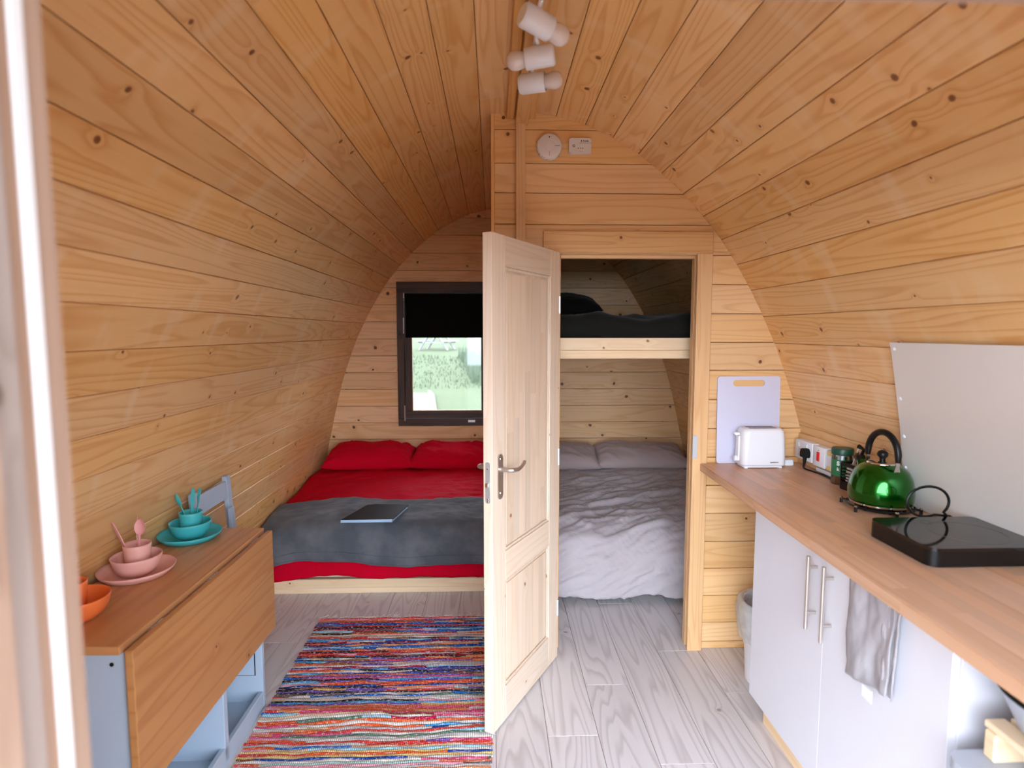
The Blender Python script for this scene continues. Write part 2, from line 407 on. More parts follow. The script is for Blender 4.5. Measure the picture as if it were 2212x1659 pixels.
# ================================================================== SETTING
# vault: left and right curved walls, one board after the other
def vault(side):
    bm = B(); o_ = 0.03
    ring = [(side * (x + o_ * (0.2 + min(1, x))), z + o_ * (1.3 - min(1, x))) for x, z in SEAM]
    inn = [(side * (x + 0.012 * min(1, x + .2)), z + 0.014) for x, z in SEAM]
    poly = ring + inn[::-1]
    n = len(SEAM)
    va = [[bm.verts.new((p[0], y, p[1])) for p in ring] for y in (YSKYBLOCK, YB + 0.06)]
    vb = [[bm.verts.new((p[0], y, p[1])) for p in inn] for y in (YSKYBLOCK, YB + 0.06)]
    for i in range(n - 1):
        bm.faces.new((va[0][i], va[0][i + 1], va[1][i + 1], va[1][i])); bm.faces.new((vb[0][i], vb[1][i], vb[1][i + 1], vb[0][i + 1]))
        for k in (0, 1): bm.faces.new((va[k][i], va[k][i + 1], vb[k][i + 1], vb[k][i]))
    wall = mk('wall_left' if side < 0 else 'wall_right', bm, 'gap', kind='structure',
              label='curved %s wall and ceiling of the pod clad in varnished pine boards' % ('left' if side < 0 else 'right'))
    for i in range(n - 1):
        p, q = SEAM[i], SEAM[i + 1]
        w = math.hypot(q[0] - p[0], q[1] - p[1]) - 0.0016; c = 0.0022; h = w / 2
        b = B()
        prism(b, [(-h, c), (-h + c, 0), (h - c, 0), (h, c), (h, 0.013), (-h, 0.013)], Y0, YB)
        if side > 0: tx, tz = q[0] - p[0], q[1] - p[1]
        else: tx, tz = q[0] - p[0], p[1] - q[1]
        be = math.atan2(-tz, tx)
        mk('board', b, 'vault', wall, loc=(side * (p[0] + q[0]) / 2, 0, (p[1] + q[1]) / 2), rot=(0, be, 0), grain=1)
    return wall
wall_left = vault(-1); wall_right = vault(1)

def flat_boards(parent, mat, zs, x0, x1, yf, yb, holes=(), shrink=0.0):
    """horizontal boards of a wall in the xz plane, cut to the arch and around rectangular holes (x0,x1,z0,z1)"""
    conv = [(x * (1 - shrink), z - shrink * 2) for x, z in PROF]
    for z0, z1 in zip(zs, zs[1:]):
        cuts = sorted({z0, z1} | {h for hl in holes for h in hl[2:] if z0 + 0.004 < h < z1 - 0.004})
        for ca, cb in zip(cuts, cuts[1:]):
            spans = [(x0, x1)]
            for hx0, hx1, hz0, hz1 in holes:
                if hz0 < (ca + cb) / 2 < hz1:
                    ns = []
                    for a, b in spans:
                        if hx0 > a: ns.append((a, min(b, hx0)))
                        if hx1 < b: ns.append((max(a, hx1), b))
                    spans = [s_ for s_ in ns if s_[1] - s_[0] > 0.004]
            for a, b in spans:
                g0 = 0.0012 if ca == z0 else 0; g1 = 0.0012 if cb == z1 else 0
                poly = clip([(a, ca + g0), (b, ca + g0), (b, cb - g1), (a, cb - g1)], conv)
                if not poly: continue
                bm = B(); fa, fc = prism(bm, poly, yf, yb)
                bmesh.ops.recalc_face_normals(bm, faces=bm.faces[:])
                es = [e for e in fa.edges if abs(e.verts[0].co.z - e.verts[1].co.z) < 1e-5 and e.calc_length() > 0.02]
                if es:
                    try: bmesh.ops.bevel(bm, geom=es, offset=0.0026, segments=1, affect='EDGES')
                    except Exception: pass
                mk('board', bm, mat, parent, grain=0)

# back wall
zb = [0.0] + [0.141 * k - 0.004 for k in range(1, 19)] + [2.64]
zb = [0, .137, .278, .419, .56, .701, .841, .982, 1.124, 1.265, 1.405, 1.546, 1.688, 1.829, 1.969, 2.109, 2.251, 2.397, 2.538, 2.63]
WIN = (-0.905, -0.135, 0.825, 2.005)
bm = B()
for a, b, c, d in ((-1.60, WIN[0] + .012, 0, 2.0), (WIN[1] - .012, 1.60, 0, 2.0), (WIN[0] + .012, WIN[1] - .012, 0, WIN[2] + .012), (-1.6, 1.6, 2.0, 2.68)):
    box(bm, a, b, YB + 0.019, YB + 0.05, c, d)
wall_back = mk('wall_back', bm, 'gap', kind='structure', label='knotty pine end wall behind both beds')
flat_boards(wall_back, 'back', zb, -1.6, 1.6, YB, YB + 0.018, [WIN])

# floor planks (grey oak-look vinyl), joints where the photograph shows them
bm = bx(-1.62, 1.62, Y0 - 0.1, YB + 0.05, -0.05, -0.004)
floor = mk('floor', bm, 'gap', kind='structure', label='grey oak-look plank floor')
xs = [-1.60 + 0.0, -1.54, -1.338, -1.135, -0.930, -0.728, -0.525, -0.321, -0.113, 0.092, 0.296, 0.497, 0.703, 0.908, 1.112, 1.316, 1.52, 1.60]
joint = {1: (3.277, 1.9), 2: (2.93, 4.2), 3: (2.35, 3.75), 4: (1.8, 3.0, 4.3), 5: (2.5, 3.9), 6: (1.6, 2.9, 4.1), 7: (2.2, 3.6), 8: (1.5, 2.75, 4.05),
         9: (2.18, 3.5), 10: (2.511, 3.8), 11: (2.015, 3.307), 12: (2.783, 4.1), 13: (2.436, 3.7), 14: (2.0, 3.3), 15: (2.6, 4.0)}
for i, (a, b) in enumerate(zip(xs, xs[1:])):
    ys = [Y0 - 0.08] + sorted(joint.get(i, ())) + [YB + 0.02]
    for y0, y1 in zip(ys, ys[1:]):
        mk('plank', bx(a + .0009, b - .0009, y0 + .0007, y1 - .0007, -0.01, 0.0, 0.0012), 'floor', floor, grain=1)

# partition across the right half with a doorway, and the divider between the two sleeping bays
zp = [0, .037, .138, .279, .42, .558, .702, .844, .987, 1.129, 1.273, 1.416, 1.552, 1.69, 1.829, 1.967, 2.108, 2.252, 2.387, 2.539, 2.63]
DOORWAY = (0.178, 0.890, 0.0, 1.985)
bm = B()
box(bm, -0.108, 0.178, YP + 0.019, YP + 0.05, 0, 1.985); box(bm, 0.89, 1.53, YP + 0.019, YP + 0.05, 0, 1.2)
for z0, z1 in ((1.2, 1.5), (1.5, 1.8), (1.8, 1.985)): box(bm, 0.89, max(wx(z1), 0.93), YP + 0.019, YP + 0.05, z0, z1)
for z0, z1 in ((1.985, 2.2), (2.2, 2.4), (2.4, 2.59)): box(bm, -0.108, wx(z1) , YP + 0.019, YP + 0.05, z0, z1)
wall_part = mk('wall_partition', bm, 'gap', kind='structure', label='pine board partition with the doorway to the bunk room')
flat_boards(wall_part, 'partition', zp, -0.110, 1.6, YP, YP + 0.018, [DOORWAY])
mk('edge_board', bx(-0.127, -0.111, YP - 0.002, YP + 0.07, 0, 2.608, 0.0015), 'partition', wall_part, grain=2)
wall_div = mk('wall_divider', bx(-0.104, -0.084, YP + 0.05, YB - 0.001, 0, 2.6), 'gap', kind='structure', label='pine board wall between the two sleeping bays')
for z0, z1 in zip(zb, zb[1:]):
    if z1 > 2.61: z1 = 2.61
    mk('board', bx(-0.122, -0.104, YP + 0.052, YB - 0.002, z0 + .001, z1 - .001, 0.0025), 'back', wall_div, grain=1)
    mk('board', bx(-0.084, -0.066, YP + 0.052, YB - 0.002, z0 + .001, z1 - .001, 0.0025), 'back', wall_div, grain=1)

# ridge batten, ridge board and the post that carries it down the partition
t1 = tagit(bpy.data.objects.new('trim_1', None), 'pine ridge batten running along the ceiling and down the partition', None, None, 'structure'); COL.objects.link(t1)
mk('ridge_board', bx(-0.054, -0.019, Y0, YP - 0.0, 2.585, 2.610, 0.002), 'beam', t1, grain=1)
mk('ridge_board', bx(0.0435, 0.080, Y0, YP - 0.0, 2.585, 2.610, 0.002), 'beam', t1, grain=1)
mk('ridge_batten', bx(-0.014, 0.043, Y0, YP - 0.002, 2.555, 2.606, 0.002), 'beam', t1, grain=1)
mk('ridge_board', bx(-0.052, 0.080, YP + 0.06, YB, 2.592, 2.612, 0.002), 'beam', t1, grain=1)
mk('post', bx(-0.012, 0.032, YP - 0.036, YP - 0.001, 2.02, 2.556, 0.0015), 'trim', t1, grain=2)
# doorway lining and architraves
t2 = tagit(bpy.data.objects.new('trim_2', None), 'pine architrave and lining around the bunk room doorway', None, None, 'structure'); COL.objects.link(t2)
mk('head_architrave', bx(0.118, 0.926, YP - 0.022, YP - 0.001, 1.974, 2.074, 0.002), 'trim', t2, grain=0)
mk('side_architrave', bx(0.853, 0.926, YP - 0.021, YP - 0.001, 0.0, 1.9735, 0.002), 'trim', t2, grain=2)
mk('side_architrave', bx(0.118, 0.190, YP - 0.021, YP - 0.001, 0.0, 1.9735, 0.002), 'trim', t2, grain=2)
mk('lining', bx(0.876, 0.889, YP - 0.02, YP + 0.075, 0.0, 1.984, 0.0015), 'trim', t2, grain=2)
mk('lining', bx(0.179, 0.192, YP - 0.001, YP + 0.075, 0.0, 1.984, 0.0015), 'trim', t2, grain=2)
mk('lining', bx(0.192, 0.876, YP - 0.001, YP + 0.075, 1.971, 1.984, 0.0015), 'trim', t2, grain=0)
mk('door_stop', bx(0.858, 0.876, YP + 0.035, YP + 0.075, 0.0, 1.971, 0.0015), 'trim', t2, grain=2)
mk('door_stop', bx(0.192, 0.207, YP + 0.035, YP + 0.075, 0.0, 1.971, 0.0015), 'trim', t2, grain=2)
mk('door_stop', bx(0.207, 0.858, YP + 0.035, YP + 0.075, 1.956, 1.971, 0.0015), 'trim', t2, grain=0)
bm = bx(0.8745, 0.8765, YP - 0.012, YP + 0.012, 0.985, 1.10, 0.0004); box(bm, 0.852, 0.876, YP - 0.0235, YP - 0.0205, 0.985, 1.10, 0.0004)
mk('strike_plate', bm, 'zinc', t2)

# front wall with the open entrance the picture was taken through
FY0, FY1 = 0.50, 0.60
bm = B()
for poly in (clip([(-1.7, 0), (-0.60, 0), (-0.60, 2.7), (-1.7, 2.7)], PROF), clip([(0.98, 0), (1.7, 0), (1.7, 2.7), (0.98, 2.7)], PROF),
             clip([(-0.60, 1.99), (0.98, 1.99), (0.98, 2.7), (-0.60, 2.7)], PROF)):
    prism(bm, poly, FY0, FY1)
mk('wall_front', bm, 'vault', kind='structure', grain=0, label='front wall of the pod around the open entrance')
t3 = tagit(bpy.data.objects.new('trim_3', None), 'blurred timber jamb of the open entrance with light on its edge painted as a white strip', None, None, 'structure'); COL.objects.link(t3)
mk('jamb', bx(-0.62, -0.5540, 0.575, 0.605, -0.02, 1.944, 0.002), 'jamb', t3, grain=2)
mk('painted_light_strip', bx(-0.60, -0.5480, 0.555, 0.5745, -0.02, 1.944, 0.003), 'edgelight', t3)  # sunlit edge of the jamb painted as a white strip
mk('jamb', bx(-0.62, -0.5480, 0.53, 0.5545, -0.02, 1.944, 0.002), 'jamb', t3, grain=2)
mk('door_edge', bx(-0.66, -0.5400, 0.49, 0.5295, -0.02, 1.944, 0.002), 'weathered', t3, grain=2)
mk('door_edge', bx(-0.70, -0.5280, 0.44, 0.4895, -0.02, 1.944, 0.002), 'jamb', t3, grain=2)
bm = tube(B(), [(-0.5235, 0.462, 1.392), (-0.5235, 0.462, 1.46)], 0.0045, 10)
box(bm, -0.5278, -0.5255, 0.448, 0.470, 1.39, 1.46, 0.0005)
mk('bolt', bm, 'zinc', t3, smooth=True)
mk('door_head', bx(-0.62, 1.0, 0.575, 0.635, 1.9455, 1.99, 0.003), 'jamb', t3, grain=0)

# window in the back wall
w1 = tagit(bpy.data.objects.new('window_1', None), 'dark-stained timber window behind the red pillows', None, None, 'structure'); COL.objects.link(w1)
wx0, wx1, wz0, wz1 = WIN[0] - 0.009, WIN[1] + 0.009, WIN[2] - 0.009, WIN[3] + 0.010
yf = YB - 0.022
for nm, a in (('frame', (wx0, wx1, yf, YB + .05, wz1 - .085, wz1)), ('frame', (wx0, wx1, yf, YB + .05, wz0, wz0 + .062)),
              ('frame', (wx0, wx0 + .058, yf, YB + .05, wz0 + .062, wz1 - .085)), ('frame', (wx1 - .04, wx1, yf, YB + .05, wz0 + .062, wz1 - .085))):
    mk(nm, bx(*a, b=0.003), 'darkframe', w1, grain=0 if a[1] - a[0] > .2 else 2)
cx0, cx1, cz0, cz1 = wx0 + .060, wx1 - .042, wz0 + .064, wz1 - .087
for a in ((cx0, cx1, yf + .012, YB + .03, cz0, cz0 + .062), (cx0, cx1, yf + .012, YB + .03, cz1 - .06, cz1),
          (cx0, cx0 + .058, yf + .012, YB + .03, cz0 + .062, cz1 - .06), (cx1 - .05, cx1, yf + .012, YB + .03, cz0 + .062, cz1 - .06)):
    mk('casement', bx(*a, b=0.003), 'darkframe', w1, grain=0 if a[1] - a[0] > .2 else 2)
bm = B(); gx0, gx1, gz0, gz1 = cx0 + .058, cx1 - .05, cz0 + .062, cz1 - .06
box(bm, gx0, gx0 + .005, YB - .004, YB + .01, gz0, gz1); box(bm, gx0 + .005, gx1, YB - .004, YB + .01, gz0, gz0 + .005)
mk('glazing_bead', bm, 'trim', w1, grain=0)
mk('pane', bx(gx0, gx1, YB + .012, YB + .016, gz0, gz1), 'glass', w1)
for hz in (0.93, 1.66):
    bm = bx(wx0 + .052, wx0 + .060, yf - .004, yf, hz - .07, hz + .06, 0.0008); tube(bm, [(wx0 + .056, yf - .004, hz - .06), (wx0 + .056, yf - .004, hz + .05)], 0.004, 8)
    mk('hinge', bm, 'zinc', w1)
bm = bx(-0.33, -0.27, yf - .006, yf - .001, wz0 + .03, wz0 + .05, 0.002); mk('catch', bm, 'zinc', w1)

rb = thing('roller_blind', (-0.52, yf - .012, 1.90), 'black roller blind half lowered over the window', 'blind')
mk('roller', tube(B(), [(-.325, 0, 0), (.325, 0, 0)], .016, 16), 'blind', rb, smooth=True)
mk('fabric', bx(-.318, .318, -.0165, -.0150, -.335, .004), 'blind', rb)
mk('bottom_bar', bx(-.318, .318, -.0185, -.0130, -.344, -.330, .001), 'blind', rb)
for s_ in (-1, 1): mk('bracket', bx(s_ * .330 - .004, s_ * .330 + .004, -.018, .0115, -.02, .02, .003), 'creamplastic', rb)

# ------------------------------------------------------------------ outdoors
def gz(x, y):
    base = -0.35 + max(0, y - 5.5) * 0.044
    return base + 0.05 * noise.noise(Vector((x * .35, y * .35, 0))) * min(1, max(0, (y - 6) / 4))
bm = B(); nx, ny = 40, 90; X0, X1, YY0, YY1 = -22, 18, -25, 60
vs = [[bm.verts.new((X0 + (X1 - X0) * i / nx, YY0 + (YY1 - YY0) * j / ny, gz(X0 + (X1 - X0) * i / nx, YY0 + (YY1 - YY0) * j / ny))) for i in range(nx + 1)] for j in range(ny + 1)]
for j in range(ny):
    for i in range(nx): bm.faces.new((vs[j][i], vs[j][i + 1], vs[j + 1][i + 1], vs[j + 1][i]))
mk('ground', bm, 'grass', kind='structure', smooth=2, label='grassy meadow outside the pod')
bm = B(); px = [(-4.2, 9.0), (-1.1, 9.0), (-1.35, 12.0), (-1.62, 14.2), (-1.75, 14.7), (-4.2, 14.9)]
bm.faces.new([bm.verts.new((x, y, gz(x, y) + 0.03)) for x, y in px])
mk('gravel_path', bm, 'gravel', kind='structure', label='pale gravel path in the grass outside the window')
bm = B(); pts = [(-1.1, 9.0), (-1.35, 12.0), (-1.62, 14.2), (-1.75, 14.75)]
tube(bm, [(x + .03, y, gz(x, y) + 0.05) for x, y in pts], 0.045, 6)
mk('path_edging', bm, 'greywood', label='pale timber edging along the gravel path outside', cat='edging')
pt = thing('picnic_table', (-2.95, 30, gz(-2.95, 30)), 'grey picnic table on the grass seen through the window', 'picnic table')
mk('table_top', bx(-0.9, 0.9, -0.38, 0.38, 0.71, 0.75, 0.01), 'greywood', pt)
for s_ in (-1, 1): mk('bench', bx(-0.9, 0.9, s_ * .72 - .13, s_ * .72 + .13, 0.43, 0.47, 0.01), 'greywood', pt)
for x in (-0.55, 0.55):
    for s_ in (-1, 1): mk('leg', tube(B(), [(x + .0, s_ * .75, 0), (x, s_ * .28, 0.71)], 0.06, 4), 'greywood', pt)
    mk('cross_rail', bx(x - .03, x + .03, -0.8, 0.8, 0.36, 0.43), 'greywood', pt)
pt.rotation_euler = (0, 0, 75 * D2R)
bk = thing('log_stool', (-4.15, 27.5, gz(-4.15, 27.5)), 'short upright log standing on the grass outside', 'log')
mk('trunk', lathe(B(), [(0, 0), (.26, 0), (.27, .25), (.25, .55), (0, .56)], 14), 'greywood', bk, smooth=True)
bm = B(); rr = random.Random(3)
for k in range(2600):
    if k < 1500:
        y = rr.uniform(16, 25); x = -0.122 + y * rr.uniform(-0.085, 0.03) + (y - 15) * 0.0
        if (x + .122) / y < -0.075 + (30 - y) * 0.003: continue
        h = rr.uniform(.3, .75)
    else: y = rr.uniform(15.5, 26); x = -0.122 + y * rr.uniform(-0.15, 0.03); h = rr.uniform(.06, .16)
    a = rr.uniform(0, 6.28); w = 0.012 * (1 + y / 18); z = gz(x, y) - .02; lx, ly = rr.uniform(-.15, .15) * h * 2, rr.uniform(-.15, .15) * h
    v = [bm.verts.new(p) for p in ((x - w * math.cos(a), y - w * math.sin(a), z), (x + w * math.cos(a), y + w * math.sin(a), z), (x + lx, y + ly, z + h))]
    bm.faces.new(v)
mk('rushes', bm, 'blade', kind='stuff', label='tall green rushes and grass tufts outside the window', cat='grass')

# unseen timber deck added to bounce light up into the vault
pd = tagit(bpy.data.objects.new('bounce_deck', None), 'added unseen timber deck bouncing light in through the entrance', None, None, 'structure'); COL.objects.link(pd)
for k in range(15): mk('deck_board', bx(-1.55, 1.55, 0.44 - .125 * (k + 1) + .004, 0.44 - .125 * k, -0.09, -0.06, .003), 'deck', pd)
mk('bounce_apron', bx(-6, 6, -9, -1.46, -0.36, -0.15), 'gravel', kind='structure', label='added unseen gravel apron bouncing light toward the entrance')  # unseen gravel added so the ground bounces grey light, not green

# ================================================================== INTERIOR DOOR (open, hinged on the left of the doorway)
dr = tagit(bpy.data.objects.new('door_1', None), 'open pale pine panel door to the bunk room', None, None, 'structure'); COL.objects.link(dr)
dr.location = (0.192, 2.742, 0.008); dr.rotation_euler = (0, 0, -119.6 * D2R)
DW, DH, DT = 0.640, 1.962, 0.040
mk('stile', bx(0, 0.105, -DT, 0, 0, DH, 0.0015), 'door', dr, grain=2)
mk('stile', bx(DW - 0.105, DW, -DT, 0, 0, DH, 0.0015), 'door', dr, grain=2)
for z0, z1 in ((0, 0.145), (0.595, 0.715), (1.845, DH)):
    mk('rail', bx(0.1052, DW - 0.1052, -DT, 0, z0, z1, 0.0015), 'door', dr, grain=0)
for z0, z1 in ((0.1455, 0.5945), (0.7155, 1.8445)):
    bm = bx(0.1055, DW - 0.1055, -DT + .012, -.012, z0, z1)
    p = mk('panel', bm, 'panel', dr, grain=2)
    bm = B()
    for x0, x1, a0, a1 in ((0.1055, 0.1165, z0, z1), (DW - 0.1165, DW - 0.1055, z0, z1), (0.1165, DW - 0.1165, z0, z0 + .011), (0.1165, DW - 0.1165, z1 - .011, z1)):
        box(bm, x0, x1, -.012, -.003, a0, a1, 0.003); box(bm, x0, x1, -DT + .003, -DT + .012, a0, a1, 0.003)
    mk('moulding', bm, 'door', p, grain=2)
    bm = B()
    prism(bm, [(0.128, z0 + .022), (DW - .128, z0 + .022), (DW - .128, z1 - .022), (0.128, z1 - .022)], -.012, -.0095)
    f = [f_ for f_ in bm.faces if all(v.co.y > -.0105 for v in f_.verts)][0]
    bmesh.ops.inset_region(bm, faces=[f], thickness=0.014, depth=0.0)
    for v in f.verts: v.co.y = -.0065
    mk('raised_field', bm, 'panel', p, grain=2)
hz = 1.062
bm = B(); fa, fc = prism(bm, [(DW - .055 + x, hz - .03 + z) for x, z in rrect(.040, .178, .0195, 6)], 0, .006)
hp = mk('handle_plate', bm, 'nickel', dr, smooth=True)
bm = B()
for dz in (-.095, .04): tube(bm, [(DW - .055, .006, hz + dz), (DW - .055, .0085, hz + dz)], .0045, 8)
mk('screw', bm, 'chrome', hp)
def lever(sg):
    pts = [(DW - .055, sg * .004, hz), (DW - .055, sg * .045, hz), (DW - .060, sg * .053, hz), (DW - .075, sg * .056, hz - .002), (DW - .105, sg * .056, hz - .006), (DW - .135, sg * .056, hz - .001), (DW - .158, sg * .056, hz + .010), (DW - .164, sg * .056, hz + .017)]
    return tube(B(), pts, [.010, .0095, .0095, .0095, .0085, .007, .008, .007], 10)
mk('lever', lever(1), 'nickel', hp, smooth=True)
bm = B(); prism(bm, [(DW - .055 + x, hz - .03 + z) for x, z in rrect(.040, .178, .0195, 6)], -DT - .006, -DT)
hp2 = mk('handle_plate', bm, 'nickel', dr, smooth=True)
b2 = lever(-1)
for v in b2.verts: v.co.y -= DT
mk('lever', b2, 'nickel', hp2, smooth=True)
bm = B(); prism(bm, [(-DT / 2 + x, hz - .045 + z) for x, z in rrect(.020, .162, .0095, 6)], DW, DW + .0025, 'x')
lp = mk('lock_plate', bm, 'zinc', dr, smooth=True)
bm = bx(DW + .0025, DW + .012, -DT / 2 - .006, -DT / 2 + .006, hz - .062, hz - .045, 0.002); mk('latch', bm, 'chrome', lp)
bm = B()
for dz in (.012, -.106, -.115): tube(bm, [(DW + .002, -DT / 2, hz - .003 + dz), (DW + .0038, -DT / 2, hz - .003 + dz)], .0035, 8)
mk('screw', bm, 'chrome', lp)
for z in (0.25, 1.0, 1.72):
    mk('hinge', tube(B(), [(0.0, -.0, z - .04), (0.0, .0, z + .04)], .006, 8), 'zinc', dr, smooth=True)

# ================================================================== BEDDING helpers
def fbm(x, y, s, seed, oct_=3):
    return noise.fractal(Vector((x * s, y * s, seed)), 0.8, 2.0, oct_)
def crease(x, y, s, seed, sx=1, sy=1, rot=0.0):
    c, d = math.cos(rot), math.sin(rot); X, Y = (x * c + y * d) * sx, (-x * d + y * c) * sy
    n = noise.noise(Vector((X * s, Y * s, seed))) + 0.35 * noise.noise(Vector((X * s * 2.3, Y * s * 2.3, seed + 5)))
    return max(0.0, 1 - abs(n) * 3.2) ** 1.6
def cover(x0, x1, yb, yf, top, r, drop, off, wr, nx, ns, s0=0.0, hem=None, x0f=None, x1f=None):
    """cloth over a bed: back to front along the top, round the front edge, down by drop"""
    Lt = yb - yf - r; La = r * math.pi / 2; Smax = Lt + La + drop
    bm = B(); rows = []
    for j in range(ns + 1):
        row = []
        for i in range(nx + 1):
            u = i / nx; s1 = Smax + (hem(u) if hem else 0); s_ = (s0(u) if callable(s0) else s0); s_ = s_ + (s1 - s_) * j / ns
            y_ = yb - min(s_, Lt)
            xa = x0f(y_) if x0f else x0; xb = x1f(y_) if x1f else x1
            x = xa + (xb - xa) * u
            if s_ < Lt: y, z, nn = yb - s_, top(x, yb - s_), (0, 0, 1)
            elif s_ < Lt + La:
                a = (s_ - Lt) / r; zt = top(x, yf + r); y = yf + r - r * math.sin(a); z = zt - r + r * math.cos(a); nn = (0, -math.sin(a), math.cos(a))
            else: zt = top(x, yf + r); y = yf; z = zt - r - (s_ - Lt - La); nn = (0, -1, 0)
            d = off + wr(x, s_)
            row.append(bm.verts.new((x, y + nn[1] * d, z + nn[2] * d)))
        rows.append(row)
    for j in range(ns):
        for i in range(nx): bm.faces.new((rows[j][i], rows[j][i + 1], rows[j + 1][i + 1], rows[j + 1][i]))
    return bm
def solid(o, t, off=-1):
    m = o.modifiers.new('thickness', 'SOLIDIFY'); m.thickness = t; m.offset = off; return o
def pillow(a, b, h, seed, wr=0.006, n=40):
    bm = B(); G = {}
    for sg in (1, -1):
        for i in range(n + 1):
            for j in range(n + 1):
                u, v = -1 + 2 * i / n, -1 + 2 * j / n
                e = ((1 - abs(u) ** 3.2) * (1 - abs(v) ** 2.6)); e = max(e, 0) ** 0.45
                if e < 1e-6 and sg < 0: G[sg, i, j] = G[1, i, j]; continue
                x = a * u * (1 - .05 * (1 - v * v) * abs(u)); y = b * v * (1 - .07 * (1 - u * u))
                z = sg * h * e * (1 if sg > 0 else 0.55)
                w = crease(x, y, 9, seed, 1, .45, 1.1) * wr * min(1, 2.5 * abs(u)) * (e ** .5) + fbm(x, y, 5, seed) * .007 * e
                G[sg, i, j] = bm.verts.new((x, y, z + (w if sg > 0 else 0)))
    for sg in (1, -1):
        for i in range(n):
            for j in range(n):
                q = [G[sg, i, j], G[sg, i + 1, j], G[sg, i + 1, j + 1], G[sg, i, j + 1]]
                if len(set(q)) == 4: bm.faces.new(q if sg > 0 else q[::-1])
    return bm

# ================================================================== RED BED under the window
bed = thing('double_bed', (-0.83, 4.2, 0), 'low pine double bed with a crimson sheet under the window', 'bed')
def L(x0, x1, y0, y1, z0, z1, **k): return bx(x0 + .83, x1 + .83, y0 - 4.2, y1 - 4.2, z0, z1, **k)
mk('front_board', L(-1.545, -0.128, 3.485, 3.525, .037, .094, b=.003), 'frame', bed, grain=0)
mk('lower_board', L(-1.545, -0.128, 3.497, 3.530, 0, .0365, b=.002), 'frame', bed, grain=0)
mk('ledge', L(-1.545, -0.128, 3.527, 3.62, .070, .1, b=.002), 'frame', bed, grain=0)
mk('platform', L(-1.545, -0.128, 3.62, 4.885, .06, .1), 'frame', bed, grain=0)
mt = L(-1.515, -0.135, 3.56, 4.885, .101, .40, b=.05, seg=3); mk('mattress', mt, 'sheet', bed, smooth=True)
def topL(x, y):
    t = max(0, min(1, (y - 3.45) / 1.0)); return 0.455 + 0.075 * t + 0.018 * fbm(x, y, 2.2, 3.0) - 0.03 * max(0, (-1.30 - x) / .2) 
def wrL(x, s):
    k = max(0, (x + 0.75) / 0.6)
    return (crease(x, s, 7, 11, .55, 1.6, .25) * .012 * k + crease(x, s, 12, 13, .4, 1.7, .2) * .006 * k + crease(x, s, 5, 17, .6, 1.5, -.3) * .006 + .003 * fbm(x, s, 9, 4))
bm = cover(-1.52, -0.137, 4.87, 3.47, topL, .07, .275, 0, wrL, 110, 130, hem=lambda u: .005 * math.sin(u * 17) + .008 * fbm(u * 3, 0, 2, 8) + .004, x0f=lambda y: -wx(0.52) + .016)
solid(mk('crimson_duvet', bm, 'sheet', smooth=2, label='rumpled crimson duvet cover spread over the bed under the window', cat='duvet'), .012)
bm = cover(-1.53, -0.137, 4.87, 3.40, topL, .085, .135, .014, lambda x, s: .5 * wrL(x, s) + .006 * fbm(x, s, 4, 21) + .004 * fbm(x, s, 16, 22), 110, 60,
           s0=lambda u: 1.075 + .012 * math.sin(u * 9 + 1) - .03 * fbm(u * 2, 0, 1.3, 2), hem=lambda u: .02 * math.sin(u * 5.4 + 4.2) + (.05 * max(0, u - .9) * 10 * .5) + (.02 * max(0, .2 - u) * 5), x0f=lambda y: -wx(0.5) + .014)
blk = solid(mk('fleece_blanket', bm, 'blanket', smooth=2, label='charcoal fleece throw folded across the foot of the red bed', cat='blanket'), .008)
for dz in (0.0, 0.022):
    b2 = B(); b2.from_mesh(blk.data); b2.verts.ensure_lookup_table(); n_ = 111
    row = [b2.verts[len(b2.verts) - n_ * (2 + int(dz * 250)) + i].co.copy() for i in range(n_)]; b2.free()
    mk('hem_stitching', tube(B(), [(p.x, p.y - .009, p.z) for p in row], .0035, 5), 'blanket', blk, smooth=2)
for (cx, hw, sd, lab) in ((-1.10, .355, 5, 'plump crimson pillow in the left corner against the end wall'), (-0.445, .335, 9, 'wrinkled crimson pillow below the window, half behind the open door')):
    mk('pillow', pillow(hw, .20, .110, sd, .024), 'sheet', loc=(cx, 4.66, .592), rot=(9 * D2R, 0, (2 if sd == 5 else -2) * D2R), smooth=2, label=lab, cat='pillow', group='crimson pillows')
fd = thing('folder', (-0.835, 3.515, .487), 'dark brown folder with pale blue pages lying on the charcoal blanket', 'folder', rot=(-1.5 * D2R, 0, -3 * D2R))
prof = [(-.16, -.13), (.10, -.13), (.16, .15), (-.10, .15)]
bm = B(); prism(bm, [(-.165, -.165), (.135, -.14), (.165, .165), (-.095, .175)], .016, .019, 'z'); mk('front_cover', bm, 'folder', fd)
bm = B(); prism(bm, [(-.17, -.172), (.13, -.155), (.163, .16), (-.093, .17)], .001, .003, 'z'); mk('back_cover', bm, 'paper', fd)
bm = B(); prism(bm, [(-.168, -.170), (.125, -.147), (.155, .15), (-.095, .16)], .003, .016, 'z'); mk('pages', bm, 'paper', fd)

